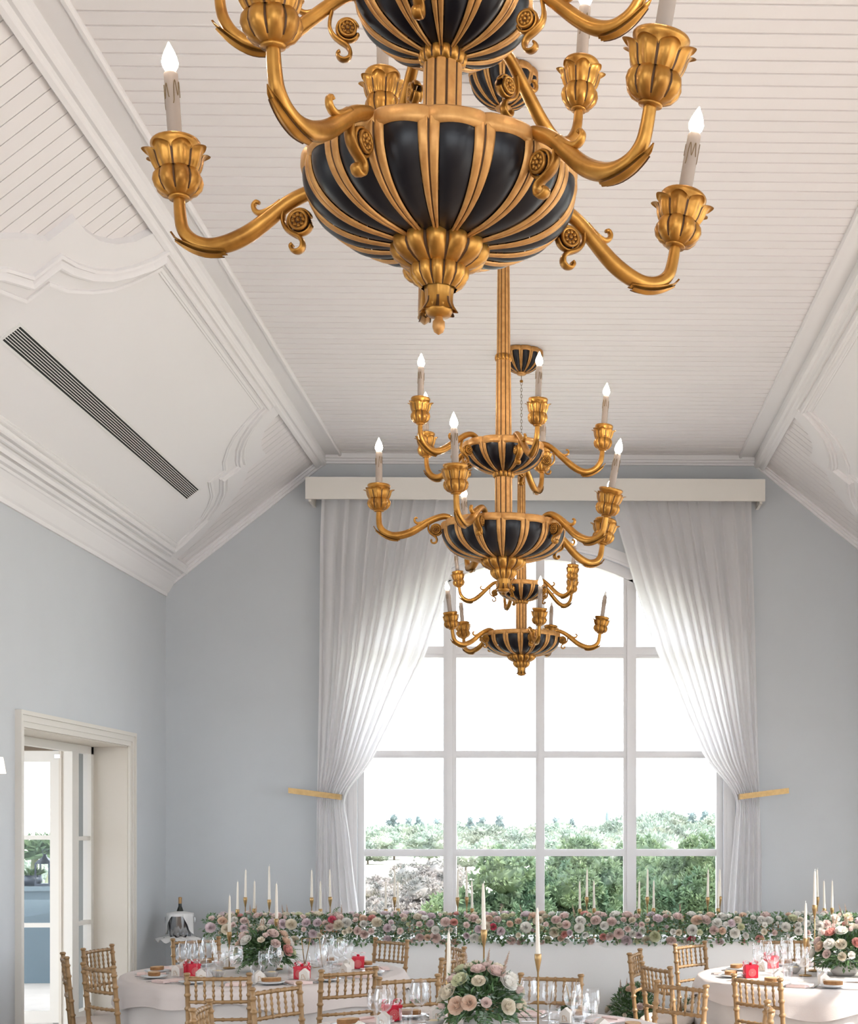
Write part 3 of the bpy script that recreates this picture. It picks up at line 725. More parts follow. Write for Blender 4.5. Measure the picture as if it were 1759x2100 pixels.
cmesh('collar_up', collar(.041, .034, 12), [M['gold'], M['umber']], fixn=False)
bt = MB(); lob_grid(bt, 12, 14, [(.070,-.156,0),(.094,-.160,.6),(.106,-.172,1),(.106,-.187,1),(.098,-.201,1),(.080,-.213,.9),(.060,-.220,.4)], .20)
cmesh('gourd_upper', bt, [M['gold'], M['umber']], fixn=False)
bt = MB(); lob_grid(bt, 12, 14, [(.046,-.212,0),(.058,-.216,.7),(.064,-.226,1),(.062,-.242,1),(.052,-.256,.9),(.038,-.266,.4)], .20)
cmesh('gourd_lower', bt, [M['gold'], M['umber']], fixn=False)
bt = MB()
def fc(u, v):
    a = 2*pi*u; c = abs(cos(4*a)); z = -.262-.052*v; r = .032-.004*sin(pi*v)+.008*max(0,v-.7)/.3*c+.0015*cos(8*a)
    return (r*cos(a), r*sin(a), z-.004*c*v)
bt.grid(fc, 64, 8, wrapu=True, matfn=lambda i, j: 1 if (i % 8) in (0,7) and j > 3 else 0)
bt.lathe([(.030,-.305),(.030,-.316),(.024,-.326),(.001,-.330)], 24)
cmesh('finial_cup', bt, [M['gold'], M['umber']], fixn=False)
bt = MB(); bt.lathe([(.008,-.325),(.009,-.336),(.013,-.340),(.0135,-.352),(.010,-.362),(.001,-.368)], 16); cmesh('finial_tip', bt, [M['gilt']], fixn=False)
# chain link
bt = MB(); pts = []
for q in range(20):
    a = 2*pi*q/19; pts.append((.0065*cos(a), 0, .014*sin(a)))
bt.tube(pts, .0018, 6, up=(0,1,0), caps=False); cmesh('link', bt, [M['chain']], fixn=False)
bt = MB(); bt.lathe([(.001,1.34),(.018,1.34),(.022,1.352),(.012,1.364),(.006,1.38),(.001,1.385)], 16); cmesh('top_cap', bt, [M['gold']], fixn=False)
bt = MB(); bt.lathe([(.001,.0),(.036,.0),(.040,-.008),(.030,-.018),(.012,-.022),(.001,-.024)], 20); cmesh('boss', bt, [M['gilt']], fixn=False)
bt = MB(); bt.lathe([(.001,.010),(.010,.008),(.013,0),(.010,-.008),(.001,-.010)], 14); cmesh('ball', bt, [M['gold']], fixn=False)

def chandelier(x, y, zr, lowphi, upphi, label, tip=True, off=(), offu=(), tilt=(0,0)):
    root = empty('chandelier', label, 'chandelier', (x, y, zr), group='two-tier chandeliers in a row')
    root.rotation_euler = (tilt[0], tilt[1], 0)
    def part(nm, me, par=root, loc=(0,0,0), rot=(0,0,0)): return obj(nm, CH[me] if isinstance(me, str) else me, None, par, loc, rot)
    def bowl(nm, key, z, rot0=0.0):
        (pn, rb, rm), seg = BOWLS[key]; ns = round(2*pi/seg)
        bo = part(nm, LIDS[key], loc=(0,0,z))
        for k in range(ns):
            a = rot0+k*seg
            for n2, me in (('panel', pn), ('rib', rb), ('rim', rm)): part(n2, me, bo, rot=(0,0,a))
        return bo
    d = -pi/2
    bowl('lower_bowl', 'low', 0, d+2*pi/32); bowl('upper_bowl', 'up', .375, d+2*pi/24)
    part('column', 'column_mid'); part('column', 'column_up'); part('column', 'column_top')
    part('collar', 'collar_mid', loc=(0,0,.244)); part('collar', 'collar_up', loc=(0,0,.788))
    part('gourd', 'gourd_upper', loc=(0,0,.014)); part('gourd', 'gourd_lower', loc=(0,0,.017)); part('finial_cup', 'finial_cup', loc=(0,0,.020))
    if tip: part('finial_tip', 'finial_tip', loc=(0,0,.022))
    part('top_cap', 'top_cap')
    czl = ZC-.012-zr-.165
    can = bowl('canopy', 'can', ZC-.012-zr-.004, d+2*pi/24)
    part('boss', 'boss', can, loc=(0,0,-.150)); part('ball', 'ball', can, loc=(0,0,-.215))
    part('stem', MBm('stem', MB().tube([(0,0,-.17),(0,0,-.21)], .003, 6), M['chain']), can)
    z = 1.385; k = 0
    while z < ZC-.012-zr-.235:
        part('chain_link', 'link', loc=(0,0,z+.012), rot=(0,0,0 if k % 2 == 0 else pi/2)); z += .0235; k += 1
    for key, phis, zz, offs_ in (('low', lowphi, 0.0, off), ('up', upphi, .375, offu)):
        am, lf, scr, ros, sp = ARMS[key]; px, pz = PIV[key]; ex, ez = END[key]
        for idx, (phi, dl, dz) in enumerate(phis):
            az = radians(phi)-pi/2           # phi measured from the viewer's side, positive to the right
            R = Matrix.Translation((0,0,zz+dz)) @ Matrix.Rotation(az, 4, 'Z') @ Matrix.Translation((px,0,pz)) @ Matrix.Rotation(radians(-dl), 4, 'Y') @ Matrix.Translation((-px,0,-pz))
            a = part('arm', am); a.matrix_local = R
            for nm, me in (('acanthus_leaf', lf), ('scroll', scr), ('rosette', ros), ('spur', sp)): part(nm, me, a)
            ze = ez+.002
            part('candle_cup', CUP[key], a, (ex,0,ze), (0,0,.3*idx))
            hz = ze+(.117 if key == 'low' else .111)
            part('candle_sleeve', CANDLE[key], a, (ex,0,hz), (0,0,1.1*idx+phi))
            hb = hz+(.165 if key == 'low' else .150)
            part('bulb', (BULB_OFF if idx in offs_ else BULB)[key], a, (ex,0,hb))
    return root
def MBm(nm, b, m):
    me = b.mesh(nm, fixn=False); setm(me, m); return me
RZ = EYE+1.39
D_ = -.045
chandelier(-.260, 3.12, RZ-.005, [(-25.5,-8,D_),(46.5,-12,D_),(-99,-5,D_-.028),(117,-10,D_-.010),(189,-9,D_)], [(141,-4,-.055),(203,-4,-.06),(279,-4,-.04),(351,-4,-.04),(65,-4,-.04)], 'large black and gold chandelier hanging nearest, cropped by the top edge', tilt=(0, radians(.9)))
chandelier(-.280, 6.86, RZ, [(-91,0,0),(-18,-5,-.015),(54,-13,-.02),(126,-10,-.03),(201,-9,-.03)], [(-51,1,0),(21,-5,-.01),(91,-4,-.01),(158,-3,-.02),(236,-1,0)], 'black and gold chandelier in the middle of the row', tip=False)
chandelier(-.312, 10.9, RZ+.015, [(14,-8,-.035),(87,-8,-.02),(159,-6,-.02),(231,-6,-.02),(303,-8,-.03)], [(-90,-6,-.01),(-18,-5,-.01),(54,-5,-.01),(126,-6,-.01),(198,-6,-.01)], 'black and gold chandelier hanging farthest, against the arched window', tip=False, off=(1, 2), offu=())
# ================================================================== CHAIRS
def turned(path, r, knots, n=9, ring=1.32):
    """bamboo-turned member: path of two or more points, swollen rings at the given fractions"""
    P = [Vector(p) for p in path]; L = [0]
    for a, c in zip(P, P[1:]): L.append(L[-1]+(c-a).length)
    T = L[-1]
    def at(t):
        d = t*T
        for i in range(len(P)-1):
            if d <= L[i+1]+1e-9: return P[i].lerp(P[i+1], (d-L[i])/(L[i+1]-L[i]))
        return P[-1]
    ts = {0.0: r, 1.0: r}
    for x in L[1:-1]: ts[x/T] = r
    for k in knots:
        w = .010/T
        for dt, f in ((-1.6*w, .94), (-w, .96), (-.4*w, ring), (.4*w, ring), (w, .96), (1.6*w, .94)):
            if 0 < k+dt < 1: ts[k+dt] = r*f
    ks = sorted(ts); return [at(t) for t in ks], [ts[t] for t in ks]
def tm(nm, path, r, knots, **k):
    p, rr = turned(path, r, knots, **k); b = MB(); b.tube(p, rr, 9, up=(0,1,0) if abs(p[0].y-p[-1].y) < .3 else (1,0,0)); me = b.mesh(nm, fixn=False); setm(me, M['chairgold']); return me
HW = .172
CHAIR = []
def post(s):
    b = MB(); p, rr = turned([(s*(HW-.006),-.195,0),(s*(HW-.002),-.190,.45),(s*HW,-.235,.90)], .0145, [.12,.3,.47,.60,.70,.79,.875,.95]); b.tube(p, rr, 10, up=(0,1,0))
    b.lathe([(.0145,0),(.019,.003),(.019,.012),(.013,.017),(.001,.018)], 12, (s*HW,-.2355,.897)); me = b.mesh('back_post', fixn=False); setm(me, M['chairgold']); return me
for s in (-1, 1): CHAIR.append(('back_post', post(s)))
def railpts(z, y, bow=.016): return [(x*HW, y-bow*(1-x*x), z) for x in (-1,-.6,-.2,.2,.6,1)]
for z, y, r in ((.878,-.233,.0115),(.748,-.220,.0105),(.648,-.210,.0095)):
    CHAIR.append(('back_rail', tm('back_rail', railpts(z, y), r, [.14,.285,.43,.57,.715,.86], ring=1.25)))
for k in range(6):
    x = -1+2*(k+1)/7; yb = -.016*(1-x*x)
    CHAIR.append(('spindle', tm('spindle', [(x*HW,-.220+yb,.755),(x*HW,-.233+yb,.872)], .0062, [.25,.5,.75], ring=1.45)))
for s in (-1, 1): CHAIR.append(('front_leg', tm('front_leg', [(s*(HW+.008),.150,0),(s*(HW+.008),.147,.44)], .0145, [.2,.45,.7,.9])))
for s in (-1, 1):
    for z in (.14, .24): CHAIR.append(('stretcher', tm('stretcher', [(s*(HW+.002),-.19,z),(s*(HW+.008),.149,z)], .0085, [.33,.66])))
for z in (.17, .27): CHAIR.append(('stretcher', tm('stretcher', [(-HW-.008,.149,z),(HW+.008,.149,z)], .0085, [.25,.5,.75])))
CHAIR.append(('stretcher', tm('stretcher', [(-HW,-.192,.2),(HW,-.192,.2)], .0085, [.25,.5,.75])))
b = MB(); b.box(-HW-.010, HW+.010, -.195, .165, .415, .445); me = b.mesh('seat_frame'); setm(me, M['chairgold']); CHAIR.append(('seat_frame', me))
def cush(u, v):
    a = 2*pi*u; e = .32; cx = abs(cos(a))**e*(1 if cos(a) > 0 else -1); sy = abs(sin(a))**e*(1 if sin(a) > 0 else -1)
    q = [(.93,0),(1.0,.012),(1.0,.028),(.94,.042),(.75,.050),(.4,.055),(.02,.056)]; r, z = q[min(int(v*6+1e-6), 6)]
    return (cx*r*(HW-.004), -.015+sy*r*.172, .446+z)
b = MB(); b.grid(cush, 40, 6, wrapu=True); me = b.mesh('cushion', fixn=False); setm(me, M['cushion']); CHAIR.append(('cushion', me))
def chair(x, y, cx, cy, label, group, twist=0, back=True):
    a = atan2(cy-y, cx-x)-pi/2+radians(twist)
    o = Vector((x, y, 0))-Matrix.Rotation(a, 3, 'Z') @ Vector((0,-.235,0))
    r = empty('banquet_chair', label, 'chair', (o.x, o.y, 0), a, group)
    for nm, me in CHAIR: obj(nm, me, None, r)
    return r
T1, T2, T3 = (-1.97, 9.72), (-.38, 6.86), (1.79, 9.46)
TR = .915
G = 'gold bamboo-style banquet chairs'
SEATS1 = {  # (back x, y, twist, chair phrase, seat phrase)
 'a': (-3.18,9.41,8,'gold bamboo chair at far left, seen edge-on beside the doorway','the leftmost seat of left table'),
 'b': (-3.17,10.04,0,'gold bamboo chair before the narrow door panes, behind left table','the seat by the doorway on left table'),
 'c': (-2.76,8.75,-4,'gold bamboo chair at front left of left table, back to us','the front-left seat of left table'),
 'd': (-1.93,8.23,0,'gold bamboo chair squarely in front of left table','the front seat of left table'),
 'h': (-1.24,8.49,4,'gold bamboo chair at front right of left table','the front-right seat of left table'),
 'g': (-2.69,10.78,0,'gold bamboo chair behind left table below the ice bucket','the seat below the ice bucket on left table'),
 'i': (-1.25,10.66,-4,'gold bamboo chair behind left table, before the white head-table cloth','the rear-right seat of left table'),
 'j': (-.74,10.1,6,'gold bamboo chair at right of left table, the farther of two','the farther right seat of left table'),
 'k': (-.70,9.28,0,'gold bamboo chair at right of left table, the nearer of two','the nearer right seat of left table')}
SEATS2 = {
 'e': (-1.49,7.63,2,'gold bamboo chair at left rear of the front centre table','the left-rear seat of front table'),
 'f': (-1.68,6.83,0,'gold bamboo chair at far left of front table, only its top showing','the left seat of front table'),
 'k': (-.85,8.07,6,'gold bamboo chair behind front table, left of the bouquet','the rear-left seat of front table'),
 'l': (-.07,8.16,0,'gold bamboo chair behind front table, right of the bouquet','the rear-right seat of front table'),
 'o': (.62,7.69,4,'gold bamboo chair at right rear of the front centre table','the right-rear seat of front table'),
 'r': (.95,6.74,0,'gold bamboo chair seen edge-on at bottom right, only its top showing','the right seat of front table')}
SEATS3 = {
 'm': (.47,9.61,-8,'gold bamboo chair left of right table, seen nearly edge-on','the left seat of right table'),
 'n': (.55,8.70,-6,'gold bamboo chair front left of right table, half behind another chair','the front-left seat of right table'),
 'p': (.89,10.27,0,'gold bamboo chair at rear left of right table, white cloth behind','the rear-left seat of right table'),
 'q': (1.06,8.0,-24,'gold bamboo chair in front of right table, back squarely to us','the front seat of right table'),
 's': (1.62,10.67,0,'gold bamboo chair behind right table, beside its glasses','the rear seat of right table')}
for S, T in ((SEATS1, T1), (SEATS2, T2), (SEATS3, T3)):
    for k, (x, y, tw, lb, ph) in S.items(): chair(x, y, T[0], T[1], lb, G, tw)
HB = [(-2.05,'behind the head table, left of the left curtain'),(-1.25,'behind the head table, below the left window column'),(-.15,'behind the head table, below the middle mullion'),(.95,'behind the head table, below the right window column'),(2.02,'behind the head table, right of the right curtain')]
for x, ph in HB: chair(x, 13.55, x, 12.6, 'gold bamboo chair '+ph, 'gold chairs behind the head table')
# ================================================================== TABLES
def round_table(T, lb):
    t = empty('round_table', f'round banquet table hidden under its linen cloth, {lb}', 'table', (T[0], T[1], 0), group='round banquet tables')
    obj('tabletop', MB().lathe([(.001,.715),(TR-.02,.715),(TR-.012,.725),(TR-.012,.744),(TR-.02,.750),(.001,.750)], 48), M['kraft'], t)
    for k in range(4):
        a = pi/4+k*pi/2; obj('leg', MB().tube([(.55*cos(a),.55*sin(a),0),(.5*cos(a),.5*sin(a),.72)], .02, 8), M['steel'], t)
    rnd = random.Random(int(T[1]*100)); ph = [rnd.uniform(0,6.28) for _ in range(4)]
    def cl(u, v):
        a = 2*pi*u
        if v < .4: r = TR*(v/.4)*.985; z = .757
        elif v < .5: q = (v-.4)/.1; r = TR*(.985+.025*sin(q*pi/2)); z = .757-.02*(1-cos(q*pi/2))
        else:
            q = (v-.5)/.5; z = .737-.717*q
            wv = .6*sin(17*a+ph[0]+.5*sin(3*a))+.4*sin(27*a+ph[1])+.3*sin(7*a+ph[2])
            r = TR*1.010+.015*q+.024*min(1, q*2.2)*wv
        return (r*cos(a), r*sin(a), z)
    b = MB(); b.grid(cl, 240, 40, wrapu=True)
    c = obj('tablecloth', b, M['cloth'], loc=(T[0], T[1], 0), fixn=False); tag(c, f'blush-white linen tablecloth falling to the floor, {lb}', 'tablecloth', 'round linen tablecloths')
    def ov(u, v):
        a = 2*pi*u
        if v < .5: r = TR*(.9+.1*v/.5)*.99; z = .7595
        else:
            q = (v-.5)/.5; drop = .125+.03*sin(4*a+ph[3])+.02*sin(9*a)
            z = .7595-.012*min(1, q*4)-drop*q*.95; r = TR*(.99+.026*min(1, q*3))+.012+.012*q*sin(17*a+ph[0]+.5*sin(3*a))+.018*q
        return (r*cos(a), r*sin(a), z)
    b = MB(); b.grid(ov, 200, 12, wrapu=True); obj('overlay', b, M['overlay'], c, fixn=False)
round_table(T1, 'at the left'); round_table(T2, 'at bottom centre'); round_table(T3, 'at the right')
HX0, HX1, HY0, HY1 = -2.92, 2.42, 12.22, 13.02
ht = empty('head_table', 'long head table hidden under white cloth below the window', 'table', ((HX0+HX1)/2, (HY0+HY1)/2, 0))
W2, D2 = (HX1-HX0)/2, (HY1-HY0)/2
obj('tabletop', MB().box(-W2+.01, W2-.01, -D2+.01, D2-.01, .72, .75), M['kraft'], ht)
for sx in (-1, 0, 1):
    for sy in (-1, 1): obj('leg', MB().box(sx*(W2-.15)-.02, sx*(W2-.15)+.02, sy*(D2-.1)-.02, sy*(D2-.1)+.02, 0, .72), M['steel'], ht)
b = MB(); b.box(-W2, W2, -D2, D2, .7505, .757)
per = [(-W2,D2),(-W2,-D2),(W2,-D2),(W2,D2)]
def skirt(u, v):
    L_ = 2*D2*2+2*W2; d = u*L_
    if d < 2*D2: x, y, nx, ny = -W2, D2-d, -1, 0
    elif d < 2*D2+2*W2: x, y, nx, ny = -W2+(d-2*D2), -D2, 0, -1
    else: x, y, nx, ny = W2, -D2+(d-2*D2-2*W2), 1, 0
    o = .004+.014*v*(sin(d*11+.8*sin(d*2.3))*.6+sin(d*19)*.3+.6)
    return (x+nx*o, y+ny*o, .757-.745*v)
b.grid(skirt, 300, 12)
hc = obj('head_tablecloth', b, M['whitecloth'], loc=((HX0+HX1)/2, (HY0+HY1)/2, 0), fixn=False); tag(hc, 'white cloth draped over the long head table', 'tablecloth')
# ================================================================== TABLEWARE
TZ = .7605
def gm(nm, prof, m, n=28):
    b = MB(); b.lathe(prof, n); me = b.mesh(nm, fixn=False); setm(me, m); return me
GL = {
 'wine': [('foot', gm('foot', [(.001,.003),(.034,.003),(.036,.0015),(.034,.0)], M['glass'])), ('stem', gm('stem', [(.012,.003),(.005,.010),(.004,.05),(.0045,.085),(.009,.094)], M['glass'], 12)),
          ('bowl', gm('bowl', [(.002,.092),(.018,.095),(.035,.110),(.045,.135),(.047,.155),(.044,.180),(.038,.205),(.035,.218),(.0338,.218),(.0365,.205),(.0425,.180),(.0455,.155),(.0435,.136),(.0335,.112),(.016,.098),(.002,.096)], M['glass']))],
 'white': [('foot', gm('foot', [(.001,.003),(.031,.003),(.033,.0015),(.031,.0)], M['glass'])), ('stem', gm('stem', [(.011,.003),(.0045,.010),(.0038,.05),(.0042,.082),(.008,.09)], M['glass'], 12)),
           ('bowl', gm('bowl', [(.002,.088),(.015,.091),(.029,.106),(.036,.128),(.037,.150),(.034,.175),(.031,.192),(.0298,.192),(.0325,.175),(.0355,.150),(.0345,.129),(.0275,.108),(.013,.094),(.002,.092)], M['glass']))],
 'tumbler': [('base', gm('base', [(.001,.0),(.026,.0),(.028,.004),(.027,.014),(.001,.012)], M['glass'])), ('wall', gm('wall', [(.028,.004),(.032,.05),(.0345,.092),(.0335,.092),(.0308,.05),(.027,.014)], M['glass']))]}
def glass(kind, x, y, label, group, z=TZ):
    r = empty({'wine': 'wine_glass', 'white': 'white_wine_glass', 'tumbler': 'water_tumbler'}[kind], label, 'glass', (x, y, z), 0, group)
    for nm, me in GL[kind]: obj(nm, me, None, r)
b = MB(); b.lathe([(.001,.004),(.05,.004),(.062,.007),(.082,.015),(.083,.017),(.080,.018),(.060,.010),(.048,.007),(.001,.007)], 36); PLATE = b.mesh('plate', fixn=False); setm(PLATE, M['porcelain'])
b = MB()
def slab(mb, fn2, n, h0, h1, m0, m1):
    P_ = [fn2(2*pi*i/n) for i in range(n)]
    V = [(x, y, h0) for x, y in P_]+[(x*1.03, y*1.03, (h0+h1)/2) for x, y in P_]+[(x, y, h1) for x, y in P_]
    F = [tuple(range(n-1,-1,-1)), tuple(2*n+i for i in range(n))]; mm = [m1, m0]
    for j in range(2):
        for i in range(n): F.append((j*n+i, j*n+(i+1) % n, (j+1)*n+(i+1) % n, (j+1)*n+i)); mm.append(m1)
    mb.add(V, F, mm)
slab(b, lambda a: (.058*cos(a)*(1+.05*sin(3*a)), .040*sin(a)*(1+.07*cos(2*a))), 26, 0, .022, 0, 1); BREAD = b.mesh('bread_slice'); setm(BREAD, [M['bread'], M['crust']])
b = MB(); b.box(-.055,.055,-.085,.085,0,.004); MENU = b.mesh('menu_card'); setm(MENU, M['paper'])
b = MB(); b.box(-.06,.06,-.09,.09,0,.010); b.box(-.06,.06,-.0905,-.04,.010,.016); NAPKIN = b.mesh('napkin'); setm(NAPKIN, M['pinkpaper'])
b = MB(); b.box(-.007,.007,-.10,.02,0,.003)
b.tube([(0,.02,.002),(0,.04,.004),(0,.06,.004)], [.003,.006,.010], 8, flat=.3, up=(0,0,1))
for k in range(4): b.box(-.010+k*.006,-.008+k*.006,.058,.10,.002,.0045)
FORK = b.mesh('fork'); setm(FORK, M['steel'])
b = MB(); b.box(-.006,.006,-.11,.0,0,.005); b.add([(-.006,0,.001),(.008,0,.001),(.008,.08,.001),(-.002,.11,.001),(-.006,0,.003),(.008,0,.003),(.008,.08,.003),(-.002,.11,.003)], [(0,1,2,3),(4,5,6,7),(0,1,5,4),(1,2,6,5),(2,3,7,6),(3,0,4,7)]); KNIFE = b.mesh('knife'); setm(KNIFE, M['steel'])
# small house-shaped favour box
b = MB(); b.add([(-.028,-.026,0),(.028,-.026,0),(.028,.026,0),(-.028,.026,0),(-.028,-.026,.05),(.028,-.026,.05),(.028,.026,.05),(-.028,.026,.05),(0,-.026,.074),(0,.026,.074)],
      [(0,3,2,1),(0,1,5,8,4),(2,3,7,9,6),(1,2,6,5),(3,0,4,7),(4,8,9,7),(8,5,6,9)]); FAVB = b.mesh('box'); setm(FAVB, M['paper'])
b = MB()
for (x0, x1, z0, z1) in ((-.012,-.009,.012,.034),(-.012,.002,.034,.037),(-.001,.002,.02,.034),(.006,.009,.014,.03),(.006,.014,.012,.015),(-.016,.016,.006,.008)): b.box(x0, x1, -.0268, -.026, z0, z1)
FAVP = b.mesh('print'); setm(FAVP, M['kraft'])
# red gift box with bow
b = MB(); b.box(-.040,.040,-.040,.040,0,.075); GB = b.mesh('box'); setm(GB, M['red'])
b = MB(); b.box(-.0425,.0425,-.0425,.0425,.066,.080); GLID = b.mesh('lid'); setm(GLID, M['red'])
b = MB(); b.box(-.012,.012,-.0432,.0432,.0,.0815); b.box(-.0432,.0432,-.012,.012,.03,.0815); GR = b.mesh('ribbon_band'); setm(GR, M['ribbon'])
b = MB()
for s in (-1, 1):
    def lp(u, v, s=s): 
        a = 2*pi*u; return (s*(.024-.024*cos(a)), (v-.5)*.022*(1+.4*sin(a/2)), .084+.016*sin(a)+.012*sin(a/2)**2)
    b.grid(lp, 18, 2, wrapu=False)
    b.grid(lambda u, v, s=s: (s*(.01+.05*u), .01+(v-.5)*.018-.02*u, .088-.012*u*u+.010*sin(5*u)), 8, 2)
b.lathe([(.001,-.008),(.009,-.006),(.010,.004),(.001,.008)], 10, (0,0,.088)); GBOW = b.mesh('bow', fixn=False); setm(GBOW, M['ribbon'])
b = MB()
def disc(r0, r1):
    V = []; F = []; n = 28
    for r in (r0, r1):
        for i in range(n): a = 2*pi*i/n; V.append((r*cos(a), -.0442, .034+r*sin(a)))
    for i in range(n): F.append((i, (i+1) % n, n+(i+1) % n, n+i))
    b.add(V, F)
disc(.001, .006); disc(.010, .013); disc(.016, .018); disc(.022, .0245)
for k in range(12):
    a = 2*pi*k/12; b.box(.0195*cos(a)-.001, .0195*cos(a)+.001, -.0444, -.0442, .034+.0195*sin(a)-.0015, .034+.0195*sin(a)+.0015)
GPR = b.mesh('round_print', fixn=False); setm(GPR, M['print'])
def gift(x, y, rz, label, s=1.0, tilt=0.0):
    r = empty('gift_box', label, 'gift box', (x, y, TZ), rz, 'red gift boxes with bows')
    for nm, me in (('box', GB), ('lid', GLID), ('ribbon_band', GR), ('bow', GBOW), ('round_print', GPR)): obj(nm, me, None, r)
def one(nm, me, x, y, z, rz, label, cat, group): 
    o = obj(nm, me, None, loc=(x, y, z), rot=(0,0,rz)); tag(o, label, cat, group); return o
def setting(T, key, x, y, ph, full=True, fav=True):
    a = atan2(y-T[1], x-T[0]); c, s = cos(a), sin(a)
    def P_(r, d): return (T[0]+r*c-d*s, T[1]+r*s+d*c)
    rz = a+pi/2
    x_, y_ = P_(.70, .16); one('side_plate', PLATE, x_, y_, TZ, rz, f'white side plate under bread at {ph}', 'plate', 'bread side plates')
    one('bread_slice', BREAD, x_, y_, TZ+.0185, rz+.3*sin(x*9), f'toasted bread slice on the plate at {ph}', 'bread', 'bread slices')
    x_, y_ = P_(.72, -.04); one('napkin', NAPKIN, x_, y_, TZ, rz, f'folded blush napkin laid at {ph}', 'napkin', 'blush napkins')
    x_, y_ = P_(.72, .055); one('fork', FORK, x_, y_, TZ, rz+pi, f'steel fork laid at {ph}', 'fork', 'forks')
    x_, y_ = P_(.72, -.13); one('knife', KNIFE, x_, y_, TZ, rz+pi, f'steel knife laid at {ph}', 'knife', 'knives')
    x_, y_ = P_(.47, -.10); glass('wine', x_, y_, f'large stemmed wine glass at {ph}', 'large wine glasses')
    x_, y_ = P_(.52, -.19); glass('white', x_, y_, f'smaller stemmed wine glass at {ph}', 'smaller wine glasses')
    x_, y_ = P_(.45, .02); glass('tumbler', x_, y_, f'straight water tumbler at {ph}', 'water tumblers')
    if fav:
        x_, y_ = P_(.56, .06); f_ = empty('favour_box', f'small cream house-shaped favour box at {ph}', 'favour box', (x_, y_, TZ), .5*sin(x*7+y), 'house-shaped favour boxes'); obj('box', FAVB, None, f_); obj('print', FAVP, None, f_)
for S, T in ((SEATS1, T1), (SEATS2, T2), (SEATS3, T3)):
    for k, (x, y, tw, lb, ph) in S.items(): setting(T, k, x, y, ph)
gift(-2.40, 9.52, .7, 'red gift box with loose bow at left of left table')
gift(-1.66, 9.34, -.25, 'red gift box with round print, front right of left table')
gift(-1.40, 10.02, .1, 'red gift box with gold lettering at right of left table')
gift(1.20, 9.36, .15, 'red gift box with trailing ribbon behind chair back, right table')
gift(1.42, 9.98, .3, 'red gift box standing behind the glasses on right table')
gift(1.90, 9.05, -.3, 'red gift box cut by the right picture edge on right table')
gift(-.86, 7.36, .4, 'red gift box seen through glasses on the front table')
# grey dip bowls and stands
b = MB(); b.lathe([(.001,.0),(.022,.0),(.030,.006),(.046,.032),(.049,.042),(.046,.042),(.038,.028),(.001,.022)], 24); BOWLM = b.mesh('bowl', fixn=False); setm(BOWLM, M['ceramic'])
b = MB(); b.lathe([(.001,.046),(.02,.044),(.034,.036),(.036,.030)], 16); BUT = b.mesh('butter', fixn=False); setm(BUT, M['butter'])
for x, y, lb in ((-2.22,9.46,'small grey bowl of butter left of the bouquet on left table'),(-1.86,9.38,'small grey bowl of butter before the bouquet on left table'),(-1.72,9.86,'small grey bowl of butter behind red box on left table'),
                 (1.52,9.62,'small grey bowl of butter beside the candle on right table'),(-.62,7.06,'small grey bowl of butter beside the candle on front table')):
    r = empty('butter_bowl', lb, 'bowl', (x, y, TZ), 0, 'grey butter bowls'); obj('bowl', BOWLM, None, r); obj('butter', BUT, None, r)
# brass table-number easels with a glass plate
def easel(x, y, rz, lb):
    r = empty('table_number_frame', lb, 'frame', (x, y, TZ), rz, 'brass framed glass table cards')
    def bar(p, q): return MB().tube([p, q], .0032, 6, up=(0,1,0))
    w, h = .065, .20; t = lambda xx, zz: (xx, .30*zz, zz)
    obj('frame', MB().tube([t(-w,.004), t(w,.004), t(w,h), t(-w,h), t(-w,.004)], .0034, 6), M['brass'], r)
    obj('glass_plate', MB().add([t(-w,.004), t(w,.004), t(w,h), t(-w,h)], [(0,1,2,3)]), M['pane'], r)
    obj('support', MB().tube([(0,.30*h,h),(0,.30*h+.09,.004)], .003, 6), M['brass'], r)
easel(-.02, 7.32, -.5, 'brass framed glass card standing right of the front bouquet'); easel(-1.70, 10.02, .6, 'glass table card catching light right of the left bouquet'); easel(2.02, 9.35, .3, 'brass framed glass card right of the right bouquet')
# ================================================================== CANDLES
def taper_mesh(h):
    b = MB(); b.lathe([(.0115,0),(.0115,.01),(.0105,h*.3),(.0085,h*.75),(.006,h*.96),(.003,h),(.001,h+.001)], 12); me = b.mesh('taper', fixn=False); setm(me, M['candle']); return me
def wick_mesh(): b = MB(); b.tube([(0,0,-.002),(.001,0,.008),(.004,0,.014)], .0013, 6); me = b.mesh('wick', fixn=False); setm(me, M['wick']); return me
WICK = wick_mesh(); TM = {}
def candle(x, y, ztab, zcup, ztop, lb, big=1.0, grp='taper candles'):
    """brass stick from the table to zcup, ivory taper from there to ztop"""
    key = round(ztop-zcup, 2)
    if key not in TM: TM[key] = taper_mesh(key)
    st = empty('candlestick', 'brass candlestick, '+lb, 'candlestick', (x, y, ztab), 0, 'brass candlesticks')
    h = zcup-ztab
    obj('base', MB().lathe([(.001,.0),(.042,.0),(.042,.005),(.038,.008),(.006,.010),(.004,.016)], 24), M['brass'], st)
    obj('stem', MB().tube([(0,0,.010),(0,0,h-.06)], .0042, 8), M['brass'], st)
    obj('cup', MB().lathe([(.004,h-.075),(.006,h-.066),(.010,h-.045),(.0165,h-.012),(.0172,h+.012),(.0150,h+.014),(.0120,h+.012),(.012,h-.002),(.001,h-.002)], 16), M['brass'], st)
    c = empty('taper_candle', 'ivory '+lb, 'candle', (x, y, zcup), 0, grp)
    obj('taper', TM[key], None, c, rot=(radians(random.uniform(-1,1)), radians(random.uniform(-1,1)), 0)); obj('wick', WICK, None, c, loc=(0,0,key))
random.seed(5)
